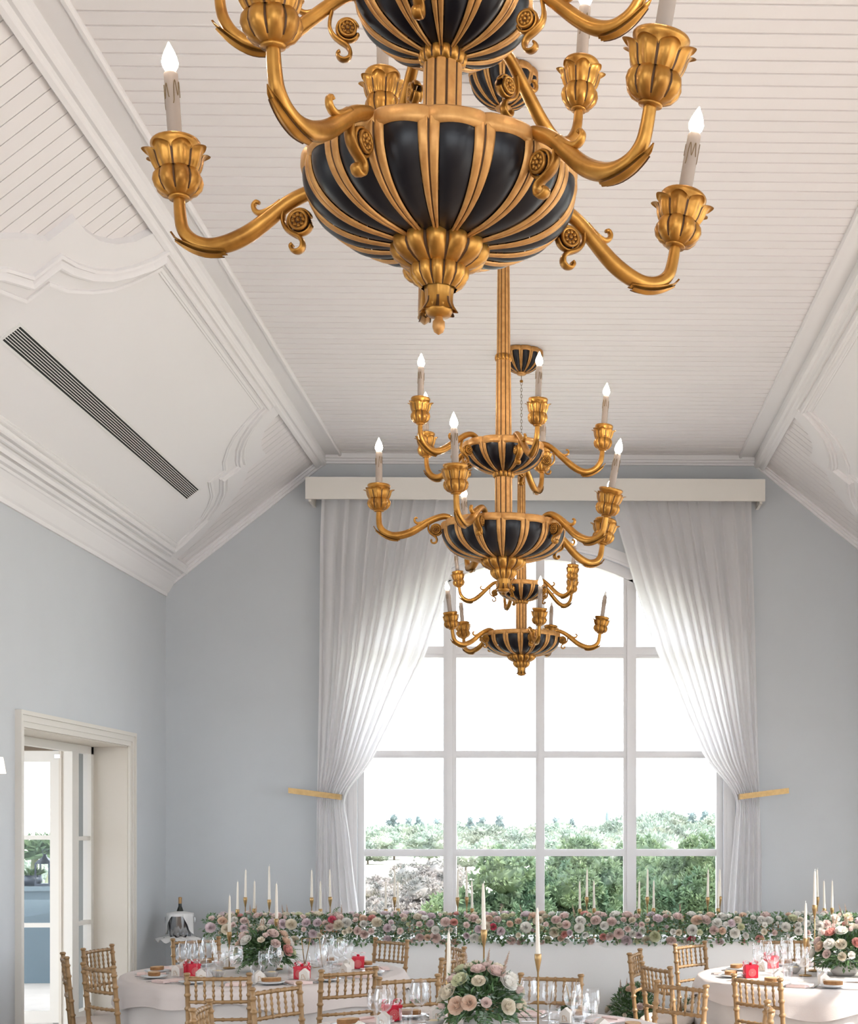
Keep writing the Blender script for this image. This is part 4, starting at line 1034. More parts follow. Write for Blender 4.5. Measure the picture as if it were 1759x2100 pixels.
TRIO = [('trio against the grey wall at far left', 12.62, [(487,0),(503,1),(521,0)]),
        ('trio in front of the left curtain', 12.62, [(639,1),(657,0),(677,1)]),
        ('trio before the leftmost window column', 12.62, [(791,0),(809,1),(816,0)]),
        ('trio at the second window column', 12.62, [(938,1),(957,1),(968,0)]),
        ('trio before the third window column', 12.62, [(1189,0),(1203,1),(1218,0)]),
        ('trio before the rightmost window column', 12.62, [(1310,0),(1327,1),(1340,0)]),
        ('trio beside the right curtain', 12.62, [(1451,1),(1472,0),(1476,1)]),
        ('trio against the grey wall at far right', 12.62, [(1676,1),(1690,0),(1706,0)])]
def at_y(u, v, Y):
    th = radians(1.3); xc = (u-1223)/3000; zc = (1688-v)/3000
    rx = xc*cos(th)+sin(th); ry = -xc*sin(th)+cos(th); return (rx*Y/ry, Y, EYE+zc*Y/ry)
W3 = ['left', 'middle', 'right']
for nm, Y, ls in TRIO:
    for q, (u, tall) in enumerate(ls):
        p = at_y(u, 1800, Y+.05*((q*7) % 3-1))
        candle(p[0], p[1], .757, (1.10 if tall else 1.00), (1.355 if tall else 1.255), f'{"tall" if tall else "short"} taper, {W3[q]} of {nm}')
for (u, vt, vc, Y, lb) in ((470,1836,1915,10.02,'taper left of the bouquet on left table'),(567,1813,1888,9.95,'taper right of the bouquet on left table'),(552,1776,1848,12.55,'tallest taper behind the left bouquet'),
                            (920,1912,2015,6.98,'taper left of the bouquet on front table'),(992,1812,1912,7.2,'tallest taper behind the bouquet on front table'),(1103,1862,1962,6.9,'taper right of the bouquet on front table'),
                            (1651,1853,1928,9.45,'taper left of the bouquet on right table'),(1670,1787,1860,9.75,'tall taper behind the bouquet on right table')):
    p = at_y(u, vt, Y); q = at_y(u, vc, Y); candle(p[0], Y, .757 if Y > 12 else TZ, q[2], p[2], lb)
# glasses on the head table peeping over the flowers
for u, lb in ((608,'left of the left curtain trio'),(905,'below the second window column'),(1016,'right of the second trio'),(1150,'below the third window column'),(1630,'below the grey wall at right')):
    p = at_y(u, 1880, 12.85); glass('wine', p[0], 12.85, 'wine glass rim showing above the garland '+lb, 'glasses on the head table', .757)
# ================================================================== ICE BUCKET
ib = (-3.50, 13.45)
st = empty('bucket_stand', 'steel floor stand holding the ice bucket in the corner', 'stand', (ib[0], ib[1], 0))
obj('base', MB().lathe([(.001,.0),(.14,.0),(.14,.012),(.02,.02)], 28), M['steel'], st)
obj('pole', MB().tube([(0,0,.015),(0,0,.70)], .012, 10), M['steel'], st)
obj('tray', MB().lathe([(.001,.70),(.15,.70),(.155,.708),(.15,.712),(.001,.712)], 28), M['steel'], st)
bk = empty('ice_bucket', 'polished steel ice bucket in the corner', 'bucket', (ib[0], ib[1], .713))
obj('body', MB().lathe([(.001,.0),(.085,.0),(.092,.006),(.112,.195),(.116,.205),(.110,.207),(.106,.195),(.086,.012),(.001,.01)], 32), M['steel'], bk)
for s in (-1, 1): obj('handle', MB().tube([(s*.108,0,.18),(s*.135,0,.175),(s*.135,0,.13),(s*.102,0,.125)], .006, 8, up=(0,1,0)), M['steel'], bk)
bo = empty('champagne_bottle', 'dark bottle neck with gold foil rising from the ice bucket', 'bottle', (ib[0]+.0, ib[1], .73))
obj('glass_body', MB().lathe([(.001,.0),(.040,.0),(.041,.17),(.030,.22),(.015,.26),(.014,.31)], 20), M['bottle'], bo); obj('foil', MB().lathe([(.0155,.285),(.0155,.325),(.017,.330),(.016,.342),(.001,.345)], 16), M['foil'], bo)
def nap(u, v):
    a = -.2+u*(pi+.4); q = v
    if q < .3: r = .02+.10*q/.3; z = .235-.02*(q/.3)
    else: r = .122+.012*sin(9*a)*(q-.3); z = .215-(.025+.17*max(0, abs(cos(a))-.45)/.55)*(q-.3)/.7
    return (r*cos(a), -r*sin(a)*1.02, z)
o = obj('napkin', MB().grid(nap, 40, 10), M['whitecloth'], loc=(ib[0], ib[1], .713), fixn=False); tag(o, 'white cloth draped over the rim of the ice bucket', 'napkin')
def nap2(u, v):
    a = pi*(1.0+u); r = .10+.10*v+.03*abs(sin(2.5*a))*v; return (r*cos(a), r*sin(a), .010+.05*(v-.4)*sin(5*a)**2-.055*v*v)
o = obj('napkin', MB().grid(nap2, 40, 8), M['whitecloth'], loc=(ib[0], ib[1], .713), fixn=False); tag(o, 'white pointed napkin spread under the ice bucket', 'napkin')
# ================================================================== FLOWERS
def rose_mesh(nm, seed, rings, ruffle=0.0):
    rnd = random.Random(seed); b = MB()
    for (n, rad, open_, hgt, w) in rings:
        off = rnd.uniform(0, 6.28)
        for k in range(n):
            a0 = off+2*pi*k/n+rnd.uniform(-.1,.1); tl = rnd.uniform(-.06,.06)
            def f(u, v, a0=a0, tl=tl):
                s = u*2-1; ww = w*(sin(pi*(.18+.62*v))**.7)
                a = a0+s*ww
                r = rad*(.25+.75*sin(pi*.5*min(1, v*1.15)))+open_*v**2.2*(1+tl)-.03*s*s*v
                z = -.35+(hgt+.35)*v-open_*.55*max(0, v-.7)/.3*.5-.08*s*s*v+ruffle*.06*sin(9*s+a0)*v
                return (r*cos(a), r*sin(a), z)
            b.grid(f, 4, 4)
    b.lathe([(.001,-.42),(.30,-.38),(.45,-.15),(.3,.0)], 10)
    return b.mesh(nm, fixn=False)
ROSE = [rose_mesh('rose', 1, [(3,.08,.0,.50,1.0),(3,.18,.03,.52,.9),(4,.30,.07,.52,.85),(5,.44,.12,.47,.75),(5,.58,.18,.38,.72),(6,.70,.24,.22,.66),(6,.78,.24,.02,.62)]),
        rose_mesh('garden_rose', 2, [(4,.10,.02,.46,.8),(5,.22,.06,.47,.7),(6,.36,.09,.45,.62),(7,.50,.13,.39,.55),(8,.62,.18,.29,.5),(8,.74,.22,.12,.48)], 1.2),
        rose_mesh('lisianthus', 3, [(3,.16,.05,.55,.9),(4,.34,.16,.55,.8),(5,.48,.34,.45,.75)], .6),
        rose_mesh('bud', 4, [(3,.16,.0,.62,1.0),(4,.30,.04,.52,.85),(4,.40,.06,.30,.8)])]
ROSES = {}
def rose_data(kind, ci):
    if (kind, ci) not in ROSES:
        me = ROSE[kind].copy(); me.name = ['rose', 'garden_rose', 'lisianthus', 'bud'][kind]; setm(me, PET[ci]); ROSES[(kind, ci)] = me
    return ROSES[(kind, ci)]
def leaf_quad(b, p, d, n_, L_, W_, m=0):
    d = d.normalized(); s = d.cross(n_); s = s.normalized() if s.length > 1e-4 else Vector((1,0,0)); up = s.cross(d)
    m1 = p+d*L_*.5+up*L_*.12; e = p+d*L_
    b.add([p, m1+s*W_*.5, e, m1-s*W_*.5], [(0,1,2),(0,2,3)], m, False)
def sprig_mesh(nm, kind, seed):
    rnd = random.Random(seed); b = MB(); L_ = .16
    pts = [Vector((q/8*L_, .012*sin(q*.8), -.035*(q/8)**2)) for q in range(9)]
    b.tube(pts, [.0016]*9, 5, mat=1)
    for q in range(1, 9):
        for s in (-1, 1):
            p = pts[q]
            if kind == 'euc':
                d = Vector((.4, s*1.0, rnd.uniform(-.3,.3))).normalized(); c = p+d*.014; r = .0135*(1.1-.05*q); nn = Vector((rnd.uniform(-.3,.3), 0, 1)).normalized()
                t1 = d; t2 = nn.cross(t1).normalized(); V = [c+(t1*cos(2*pi*i/7)+t2*sin(2*pi*i/7)*.85)*r for i in range(7)]; b.add(V, [tuple(range(7))])
            else:
                d = Vector((.55, s*1.0, -.15)); leaf_quad(b, p, d, Vector((0,0,1)), .042*(1.15-.11*q)+.008, .011)
    me = b.mesh(nm, fixn=False); setm(me, [M['eucalyptus'] if kind == 'euc' else M['fern'], M['leaf']]); return me
EUC = [sprig_mesh('eucalyptus_sprig', 'euc', s) for s in (1, 2)]; FERN = [sprig_mesh('fern_frond', 'fern', s) for s in (3, 4)]
b = MB(); rnd = random.Random(9)
b.tube([(0,0,0),(0,.004,.10),(0,0,.2)], [.0015]*3, 5)
for q in range(90):
    z = .06+.14*rnd.random(); w = .028*(1-(z-.06)/.15)+.004; a = rnd.uniform(0,6.28); leaf_quad(b, Vector((0,0,z)), Vector((cos(a)*.8, sin(a)*.8, .9)), Vector((0,0,1)), w, .006)
PLUME = b.mesh('astilbe_plume', fixn=False); setm(PLUME, M['plume'])
b = MB(); b.tube([(0,0,0),(0,.004,.15),(0,0,.3)], [.002]*3, 5, mat=1)
for q in range(70):
    z = .08+.22*q/70; a = q*2.4; r = .028*(1-q/90); c = Vector((cos(a)*r, sin(a)*r, z))
    for s in range(3): leaf_quad(b, c, Vector((cos(a+s*2.1), sin(a+s*2.1), .3)), Vector((0,0,1)), .016, .012)
SPIKE = b.mesh('flower_spike', fixn=False); setm(SPIKE, [PET[2], M['leaf']])
def place(nm, me, root, p, n_, s, spin):
    o = obj(nm, me, None, root); q = Vector(n_).normalized().to_track_quat('Z', 'Y'); o.rotation_mode = 'QUATERNION'
    o.rotation_quaternion = q @ Matrix.Rotation(spin, 3, 'Z').to_quaternion(); o.location = p; o.scale = (s, s, s); return o
def sprig(nm, me, root, p, d, s):
    o = obj(nm, me, None, root); q = Vector(d).normalized().to_track_quat('X', 'Z'); o.rotation_mode = 'QUATERNION'; o.rotation_quaternion = q; o.location = p; o.scale = (s, s, s); return o
def stuff(o): o['kind'] = 'stuff'; return o
# garland along the head table
rnd = random.Random(21)
gx0, gx1 = HX0-.02, HX1+.28
gar = empty('flower_garland', 'long garland of blush and ivory roses with greenery along the head table', 'flowers', (0, HY0+.10, .757))
gc = Vector((0, 0, .115))
b = MB()
for q in range(8500):
    x = rnd.uniform(gx0-.05, gx1+.05); a = rnd.uniform(-1.25, pi+.35); rr = rnd.uniform(.04, .118)
    p = Vector((x, -cos(a)*rr*1.15, .115+sin(a)*rr*.95)); d = Vector((rnd.uniform(-1,1), -cos(a)+rnd.uniform(-.6,.6), sin(a)*.7+rnd.uniform(-.7,.5)))
    if p.z < .004 and p.y > -.10: p.z = .004+rnd.random()*.03
    leaf_quad(b, p, d, Vector((rnd.uniform(-.5,.5), -1, rnd.uniform(-.2,1))), rnd.uniform(.028,.050), rnd.uniform(.012,.024), rnd.choice((0,1,2,2)))
for q in range(700):
    x = rnd.uniform(gx0, gx1); p = Vector((x, -.125+rnd.uniform(-.02,.04), rnd.uniform(-.012,.05))); d = Vector((rnd.uniform(-1,1), -.6, rnd.uniform(-.7,.3) if q % 7 else -1.2))
    leaf_quad(b, p, d, Vector((0,-1,.3)), rnd.uniform(.03,.055), rnd.uniform(.014,.028), rnd.choice((0,1,2)))
stuff(obj('foliage', b, [M['leaf'], M['fern'], M['eucalyptus']], gar, fixn=False))
pal = [0,0,0,0,1,1,1,2,2,2,3,3,5,5,6,0,1]
pts = []; tries = 0
while len(pts) < 290 and tries < 30000:
    tries += 1
    x = rnd.uniform(gx0, gx1); a = rnd.choice((rnd.uniform(-.85, 1.7), rnd.uniform(-.1, 1.3))); s = rnd.uniform(.024, .046)
    p = Vector((x, -cos(a)*.168, .100+sin(a)*.134))
    if all((p-o_[0]).length > (s+o_[1])*.80 for o_ in pts): pts.append((p, s, a))
for p, s, a in pts:
    ci = rnd.choice(pal) if rnd.random() > .04 else rnd.choice((4,4,7))
    if p.x > .9 and rnd.random() < .45: ci = 2
    k = rnd.choice((0,1)) if s > .034 else rnd.choice((0,1,1,2,2,3)); place(['rose','garden_rose','lisianthus','bud'][k], rose_data(k, ci), gar, p, (rnd.uniform(-.3,.3), -cos(a), sin(a)*.9+.1), s*1.12, rnd.uniform(0,6.28))
for q in range(70):
    x = rnd.uniform(gx0, gx1); a = rnd.uniform(-.3, 1.4); p = (x, -cos(a)*.13, .10+sin(a)*.10)
    sprig('eucalyptus_sprig' if q % 2 else 'fern_frond', (EUC if q % 2 else FERN)[q//2 % 2], gar, p, (rnd.uniform(-1,1), -cos(a), rnd.uniform(-.9,.35)), rnd.uniform(.6,.95))
for u in (512,520,582,590,700,1075,1182,1394,1398,1732,1740):
    p = at_y(u, 1880, HY0+.1); o = obj('astilbe_plume', PLUME, None, gar, loc=(p[0], .03, .14), rot=(rnd.uniform(-.2,.2), rnd.uniform(-.25,.25), 0)); o.scale = (.8,.8,.85)
# bouquets
def bouquet(x, y, z, R, seed, n, label, pal, droop=True, plume=True, hz=1.0, spike=0):
    rnd = random.Random(seed); root = empty('bouquet', label, 'flowers', (x, y, z), 0, 'table bouquets of roses')
    b = MB()
    for q in range(int(1500*(R/.2))):
        a = rnd.uniform(0, 2*pi); e = rnd.uniform(-.45, 1.5); rr = R*rnd.uniform(.35, .90)
        dirv = Vector((cos(a)*cos(e), sin(a)*cos(e), sin(e)*hz)); p = Vector((0,0,R*.62*hz))+dirv*rr
        if p.z < .004: p.z = .004+rnd.random()*.02
        d = dirv+Vector((rnd.uniform(-.7,.7), rnd.uniform(-.7,.7), rnd.uniform(-.6,.4))); leaf_quad(b, p, d, Vector((rnd.uniform(-.4,.4), rnd.uniform(-1,0), 1)), rnd.uniform(.035,.06), rnd.uniform(.014,.026), rnd.choice((0,1,1,2)))
    stuff(obj('foliage', b, [M['leaf'], M['fern'], M['eucalyptus']], root, fixn=False))
    obj('vase', MB().lathe([(.001,0),(R*.35,0),(R*.45,R*.12),(R*.42,R*.4),(R*.38,R*.42),(.001,R*.4)], 20), M['ceramic'], root)
    pts = []; t = 0
    while len(pts) < n and t < 9000:
        t += 1; a = rnd.uniform(0, 2*pi); e = rnd.uniform(.0, 1.45); s = rnd.uniform(.026, .044)*(R/.2)**.5
        dv = Vector((cos(a)*cos(e), sin(a)*cos(e), sin(e)*hz)); p = Vector((0,0,R*.62*hz))+dv*R*1.03
        if all((p-o_[0]).length > (s+o_[1])*.84 for o_ in pts): pts.append((p, s, dv))
    for p, s, dv in pts:
        k = 0 if s > .036 else rnd.choice((0,1,1,2,3)); place(['rose','garden_rose','lisianthus','bud'][k], rose_data(k, rnd.choice(pal)), root, p, dv+Vector((0,0,.25)), s*1.1, rnd.uniform(0,6.28))
    for q in range(18):
        a = rnd.uniform(0, 2*pi); e = rnd.uniform(-.1,.5)
        sprig('fern_frond' if q % 3 else 'eucalyptus_sprig', (FERN if q % 3 else EUC)[q % 2], root, (cos(a)*R*.75, sin(a)*R*.75, R*.62*hz+sin(e)*R*.5-.02), (cos(a), sin(a), rnd.uniform(-.75,.3)), rnd.uniform(.6,1.0)*(R/.2))
    if plume:
        for q in range(4): o = obj('astilbe_plume', PLUME, None, root, loc=(rnd.uniform(-.5,.5)*R, rnd.uniform(-.4,.4)*R, R*.62*hz+R*.6), rot=(rnd.uniform(-.3,.3), rnd.uniform(-.35,.35), 0)); o.scale = (R/.2*.8,)*3
    for q in range(spike): o = obj('flower_spike', SPIKE, None, root, loc=(rnd.uniform(-.6,.6)*R, rnd.uniform(-.4,.4)*R, R*.5), rot=(rnd.uniform(-.2,.2), rnd.uniform(-.25,.25), 0)); o.scale = (R/.2*.9,)*3
    return root
bouquet(-1.99, 9.80, TZ, .185, 31, 34, 'domed bouquet of peach, coral and ivory roses on left table', [3,3,0,0,1,6,4,2,0,2])
bouquet(-.39, 6.98, TZ, .195, 32, 36, 'large bouquet of blush and ivory roses on the front table', [0,0,1,1,3,1,6,0,1,2])
bouquet(1.83, 9.50, TZ, .20, 33, 36, 'bouquet of pink and white roses on right table', [0,0,2,1,6,4,3,0,2,1])
for u, R, sp, lb in ((1178,.16,4,'floor arrangement with white flower spikes before the head table'),(1300,.22,0,'leafy floor arrangement of ferns and roses before the head table'),(1436,.18,3,'floor arrangement behind the chairs at right of the aisle'),(858,.15,1,'small floor arrangement behind the front-table chair at left')):
    p = at_y(u, 2050, 11.93); bouquet(p[0], 11.93, 0.0, R, int(u), 14, lb, [2,1,3,0], True, sp == 0, 1.25, sp)
# ================================================================== OUTSIDE
GZ = -5.0
struct('ground', MB().box(-700, 700, YF+3.0, 1200, GZ-1, GZ), M['meadow'], label='pale dry meadow beyond the window', cat='ground')
b = MB(); b.box(XL-.36-6, XL-.36, YB-8, YF+3.0, GZ, -.02); b.box(XR+.36, XR+9, YB-8, YF+3.0, GZ, -.02); b.box(XL-.36, XR+.36, YF+.3, YF+3.0, GZ, -.3); b.box(XL-.36, XR+.36, YB-8, YB-.3, GZ, -.1)
struct('terrace', b, M['terrace'], label='pale stone terrace around the hall', cat='terrace')
struct('terrace_wall', MB().box(-10.2, -5.0, 16.3, 16.55, -.02, 1.02).box(-10.2, -5.0, 16.26, 16.6, 1.0, 1.05), M['terracewall'], label='low blue-grey rendered terrace wall seen through the open door', cat='wall')
def tufted(seed, bl, nt, per, ls, lw=.35, rough=.2):
    """crown of needle tufts: lumpy inner mass with many small radiating tufts on it"""
    rnd = random.Random(seed); b = crown(seed, bl, 0, 1, rough, core=.66); tot = sum(r*r for _, r, _ in bl)
    for (c, r, sz) in bl:
        for q in range(int(nt*r*r/tot)):
            a = rnd.uniform(0, 2*pi); e = math.asin(rnd.uniform(-.6,1)); dv = Vector((cos(a)*cos(e), sin(a)*cos(e), sin(e))); rr = r*rnd.uniform(.66, 1.04)
            p = Vector((c[0]+dv.x*rr, c[1]+dv.y*rr, c[2]+dv.z*rr*sz)); up = (dv+Vector((0,0,.5))).normalized(); k = rnd.uniform(.7,1.3)
            for j in range(per):
                d = (up*.7+Vector((rnd.uniform(-1,1), rnd.uniform(-1,1), rnd.uniform(-1,1)))).normalized(); leaf_quad(b, p, d, Vector((rnd.uniform(-1,1), rnd.uniform(-1,1), rnd.uniform(-1,1))), ls*k*rnd.uniform(.7,1.2), ls*lw*k)
    return b
def crown(seed, blobs, nl, ls, rough=.18, lw=.5, core=.84):
    """leafy crown: lumpy cores with leaf blades standing on them"""
    rnd = random.Random(seed); b = MB()
    for (c, r, sz) in blobs:
        ph = [rnd.uniform(0,6.28) for _ in range(6)]
        def f(u, v, c=c, r=r, sz=sz, ph=ph):
            a = 2*pi*u; e = pi*(v-.5); k = 1+rough*(sin(4*a+ph[0]+3*e)*.4+sin(7*a+ph[1]-5*e)*.35+sin(11*e+ph[2]+3*a)*.3)
            return (c[0]+r*core*k*cos(a)*cos(e), c[1]+r*core*k*sin(a)*cos(e), c[2]+r*core*sz*k*sin(e))
        b.grid(f, 16, 10, wrapu=True)
    tot = sum(r*r for _, r, _ in blobs)
    for (c, r, sz) in blobs:
        for q in range(int(nl*r*r/tot)):
            a = rnd.uniform(0, 2*pi); e = math.asin(rnd.uniform(-.7,1)); dv = Vector((cos(a)*cos(e), sin(a)*cos(e), sin(e)))
            rr = r*rnd.uniform(.74, 1.14); p = Vector((c[0]+dv.x*rr, c[1]+dv.y*rr, c[2]+dv.z*rr*sz))
            d = dv+Vector((rnd.uniform(-.6,.6), rnd.uniform(-.6,.6), rnd.uniform(-.2,.9))); leaf_quad(b, p, d, Vector((rnd.uniform(-1,1), rnd.uniform(-1,1), rnd.uniform(-1,1))), ls*rnd.uniform(.6,1.4), ls*lw*rnd.uniform(.6,1.3))
    return b
def trunk(h, r, seed=0):
    b = MB(); b.tube([(0,0,0),(.1*h*.1,0,h*.4),(0,.02*h,h*.75),(.03*h,0,h)], [r,r*.8,r*.6,r*.3], 8)
    b.tube([(0,0,h*.45),(.12*h,.02*h,h*.7),(.2*h,0,h*.9)], [r*.5,r*.4,r*.2], 6); b.tube([(0,0,h*.5),(-.12*h,-.03*h,h*.72),(-.18*h,0,h*.9)], [r*.5,r*.4,r*.2], 6); return b
def blobs(seed, R, H, n, flat=.75):
    rnd = random.Random(seed); out = [((0,0,H*.6), R*.62, flat)]
    for k in range(n):
        a = 2*pi*k/n+rnd.uniform(-.4,.4); d = R*rnd.uniform(.35,.62); out.append(((cos(a)*d, sin(a)*d, H*rnd.uniform(.42,.80)), R*rnd.uniform(.30,.46), flat))
    out.append(((R*.1,0,H*.86), R*.36, flat)); return out
def tree(nm, x, y, R, H, mt, seed, nl, ls, label, group, z=GZ, flat=.8, n=7, lw=.5, tr=True, proto=None):
    root = empty(nm, label, 'tree' if 'tree' in nm or 'pine' in nm or 'cypress' in nm else 'shrub', (x, y, z), 0, group)
    if proto: 
        cm, tmesh = proto
    else:
        cm = (tufted(seed, blobs(seed, R, H, n, flat), nl, 12, ls, lw) if nm in ('pine_tree', 'dry_shrub', 'flowering_shrub') else crown(seed, blobs(seed, R, H, n, flat), nl, ls, lw=lw)).mesh('crown', fixn=False); setm(cm, mt); tmesh = trunk(H*.75, H*.022+.05).mesh('trunk', fixn=False); setm(tmesh, M['bark'])
    obj('crown', cm, None, root); obj('trunk', tmesh, None, root); return root, (cm, tmesh)
NP = 'pines growing just beyond the window'
def px(u, Y): return at_y(u, 1688, Y)[0]
tree('pine_tree', px(1010,34), 36, 2.2, 6.35, M['pine'], 41, 2700, .17, 'bushy green pine filling the second window column', NP, n=13, lw=.38)
tree('pine_tree', px(1172,43), 43, 2.3, 6.5, M['pine'], 42, 2700, .18, 'bushy green pine filling the third window column', NP, n=13, lw=.38)
tree('pine_tree', px(1300,50), 50, 2.6, 6.4, M['pine'], 43, 2700, .19, 'tall green pine behind the third and fourth window columns', NP, n=13, lw=.38)
tree('pine_tree', px(1425,38), 38, 2.2, 6.7, M['pine'], 44, 2700, .17, 'bushy green pine filling the rightmost window column', NP, n=13, lw=.38)
tree('pine_tree', px(915,44), 44, 1.5, 4.9, M['pine'], 45, 1700, .17, 'small dark pine at the edge of the left window column', NP, n=8, lw=.38)
tree('flowering_shrub', px(1390,27), 27, 1.3, 4.3, M['shrub'], 46, 1900, .10, 'pale flowering shrub low in the rightmost window column', 'pale shrubs outside', n=9, lw=.7)
tree('flowering_shrub', px(1232,23), 23, .8, 3.6, M['shrub'], 47, 1200, .10, 'pale flowering shrub low in the third window column', 'pale shrubs outside', n=8, lw=.7)
DB = 'dry brush on the slope'
for q, (u, Y, R, H, lb) in enumerate(((850,60,2.2,4.6,'white-twigged dry bush beside the small pine'),(800,75,2.2,3.3,'dry pinkish bush below the fairway'),(760,66,1.8,3.3,'low dry bush at the lower left pane'),(888,95,3.0,4.2,'pale grey bush on the bank left of the pines'),(770,120,3.0,1.9,'low scrub at the edge of the fairway'),(835,48,1.4,4.0,'dark scrub at the foot of the left window column'))):
    tree('dry_shrub', px(u, Y), Y, R, H, M['dry'], 60+q, 1200, .19, lb, DB, n=8, lw=.3, flat=.7)
# far treeline, individual trees from three shared crowns
rnd = random.Random(77); protos = []
for s in range(4):
    cm = crown(80+s, blobs(80+s, 4.6, 7.6, 7, .75), 1500, .75, .24).mesh('crown', fixn=False); setm(cm, M['far']); tmm = trunk(5.6, .25).mesh('trunk', fixn=False); setm(tmm, M['bark']); protos.append((cm, tmm))
SIDE = [(740,1.0),(905,2.0),(921,3.0)]
PXS = ['left', 'second', 'third', 'rightmost']
nfar = 0
for Y, us, hs in ((150, range(1130, 1490, 150), .54), (178, range(1205, 1490, 140), .60), (208, range(960, 1490, 132), .64), (238, range(750, 1490, 124), .70), (268, range(812, 1490, 120), .76), (298, range(760, 1500, 116), .84), (328, range(818, 1500, 112), .90), (360, range(770, 1500, 110), .98), (392, range(825, 1500, 108), 1.04)):
    for u in us:
        uu = u+rnd.uniform(-6, 6); col_ = PXS[0 if uu < 920 else 1 if uu < 1107 else 2 if uu < 1292 else 3]
        s = hs*rnd.uniform(.82, 1.12)*(1.0 if uu < 1110 else 1.0+.22*min(1, (uu-1110)/200)); 
        r, _ = tree('far_tree', px(uu, Y), Y+rnd.uniform(-2,2), 1, 1, None, 0, 0, 0, f'hazy rounded tree on the far treeline seen in the {col_} window column', f'far treeline in the {col_} window column', proto=protos[nfar % 4], z=GZ-1.3*hs)
        r.scale = (s*1.25, s*1.25, s); r.rotation_euler = (0,0,rnd.uniform(0,6.28)); nfar += 1
# dark conifers poking above the treeline
b = crown(99, [((0,0,3.0),1.5,1.6),((.8,0,5.6),1.2,.8),((-.7,.2,6.6),1.1,.7),((.1,0,8.0),.8,1.2)], 1400, .55, .35, .3); cmd = b.mesh('crown', fixn=False); setm(cmd, M['fardark']); tmm = trunk(8, .2).mesh('trunk', fixn=False); setm(tmm, M['bark'])
for q, u in enumerate((806,838,858,896,964,988,1024,1112,1140,1172,1418,1446,1468)):
    col_ = PXS[0 if u < 920 else 1 if u < 1107 else 2 if u < 1292 else 3]
    r, _ = tree('far_pine_tree', px(u, 412+14*(q % 3)), 412+14*(q % 3), 1, 1, None, 0, 0, 0, f'dark ragged pine rising above the far treeline in the {col_} window column', f'dark pines on the skyline in the {col_} window column', proto=(cmd, tmm)); s = rnd.uniform(.86,1.02)*(1.15 if u > 1300 else 1); r.scale = (s,s,s); r.rotation_euler = (0,0,q*1.3)
cy = MB(); cy.lathe([(.05,0),(.7,.6),(.8,2.5),(.55,5),(.05,7)], 9); cyr = empty('cypress_tree', 'single slim cypress on the skyline of the third window column', 'tree', (px(1245,420), 420, GZ+6.2)); obj('crown', cy, M['fardark'], cyr); cyr.scale = (.75,.75,.62)
hill = MB()
def hf(u, v):
    x = -120+320*u; y = 330+260*v; return (x, y, GZ-.4+(6.4*max(0, min(1, (x-px(1200,400))/30))**1.5+4.2)*sin(pi*.5*v)**1.2*(.92+.06*sin(x*.13)))
hill.grid(hf, 60, 10); struct('hillside', hill, M['far'], label='low wooded rise along the horizon', cat='hill')
# golf cart far out on the fairway
gcx = at_y(787, 1762, 265); gcart = empty('golf_cart', 'tiny dark golf cart on the distant fairway', 'golf cart', (gcx[0], 265, GZ))
obj('body', MB().box(-.75,.75,-.5,.5,.25,.7), M['iron'], gcart); obj('roof', MB().box(-.7,.6,-.5,.5,1.35,1.45), M['iron'], gcart)
for s in (-1, 1): obj('post', MB().box(s*.55-.03,s*.55+.03,-.45,.45,.7,1.35), M['iron'], gcart)
for sx in (-.5,.5):
    for sy in (-.45,.45): obj('wheel', MB().tube([(sx,sy-.06,.22),(sx,sy+.06,.22)], .22, 10, up=(0,0,1)), M['iron'], gcart)
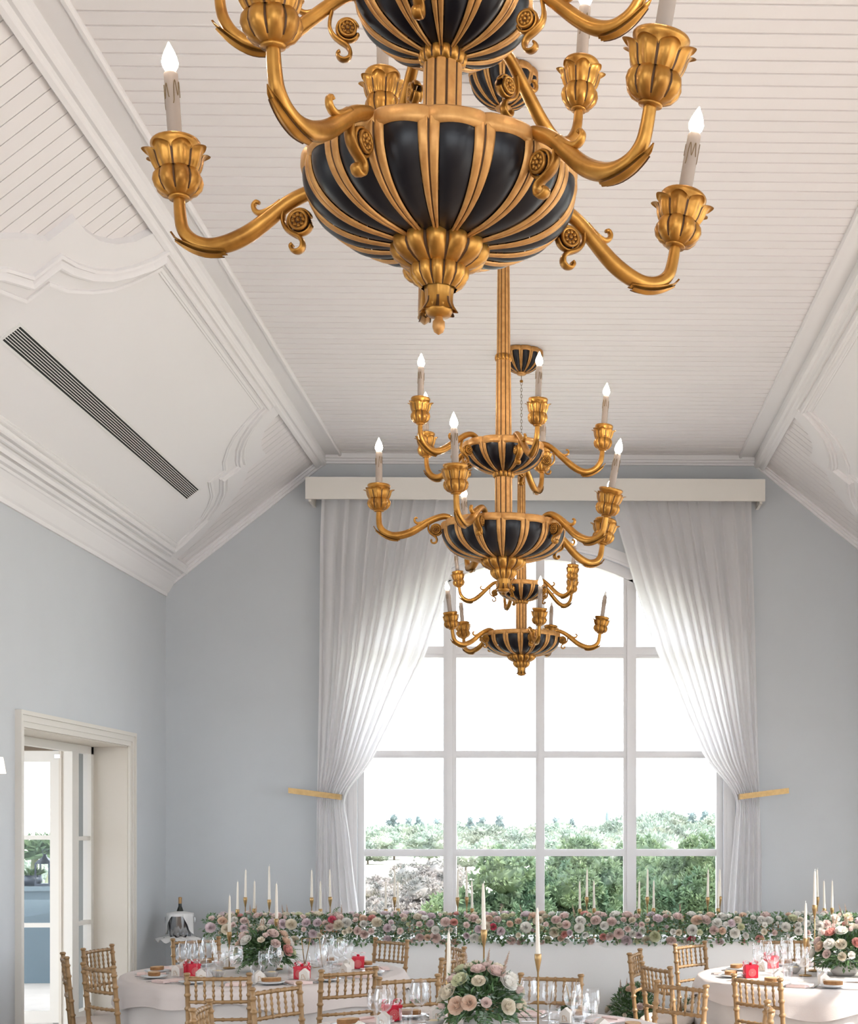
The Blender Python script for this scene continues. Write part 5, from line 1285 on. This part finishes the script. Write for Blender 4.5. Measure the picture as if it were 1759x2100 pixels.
# terrace things seen through the open door
def lantern(u, Y, z, s, lb):
    x = at_y(u, 1800, Y)[0]; r = empty('lantern', lb, 'lantern', (x, Y, z)); r.scale = (s,s,s)
    obj('base', MB().box(-.09,.09,-.09,.09,0,.03), M['iron'], r); obj('roof', MB().lathe([(.13,.26),(.09,.30),(.03,.34),(.02,.37),(.001,.37)], 4, rot=pi/4), M['iron'], r)
    for sx in (-.08,.08):
        for sy in (-.08,.08): obj('corner_post', MB().box(sx-.01,sx+.01,sy-.01,sy+.01,.03,.27), M['iron'], r)
    obj('glass', MB().box(-.07,.07,-.07,.07,.03,.26), M['pane'], r); obj('ring', MB().tube([(.03*cos(a*.5),0,.40+.03*sin(a*.5)) for a in range(13)], .005, 6), M['iron'], r)
lantern(92, 16.42, 1.05, .95, 'dark metal lantern on the terrace wall outside the door')
tb = empty('terrace_planter', 'dark round planter pot with low leaves on the terrace wall', 'planter', (at_y(66, 1800, 16.42)[0], 16.42, 1.05)); obj('pot', MB().lathe([(.001,0),(.08,0),(.11,.06),(.10,.12),(.001,.11)], 20), M['iron'], tb)
b = MB(); rnd = random.Random(4)
for q in range(60): a = rnd.uniform(0,6.28); leaf_quad(b, Vector((.05*cos(a),.05*sin(a),.11)), Vector((cos(a),sin(a),rnd.uniform(.2,1.5))), Vector((0,0,1)), .12, .03)
obj('leaves', b, M['leaf'], tb, fixn=False)
ag = empty('yucca_plant', 'spiky yucca stems beyond the terrace wall outside the door', 'plant', (at_y(48, 1800, 18.5)[0], 18.5, -.4))
for q in range(5):
    x1 = (q-1.5)*.22; obj('stem', MB().tube([(0,0,-.2),(x1*.5,0,.9),(x1*1.2,0.05,1.75)], [.06,.05,.045], 8), M['shrub'], ag)
    b = MB()
    for j in range(46): a = rnd.uniform(0,6.28); leaf_quad(b, Vector((x1*1.2,.05,1.72)), Vector((cos(a),sin(a),rnd.uniform(-.1,1.4))), Vector((0,0,1)), .42, .035)
    obj('leaf_rosette', b, M['pine'], ag, fixn=False)
for q, (u, Y) in enumerate(((20,80),(60,112),(105,92),(130,135))):
    r, _ = tree('far_tree', px(u,Y), Y, 1, 1, None, 0, 0, 0, 'hazy tree in the garden seen through the open door', 'garden trees through the door', proto=protos[q % 4]); r.scale = (.45,.45,.50)
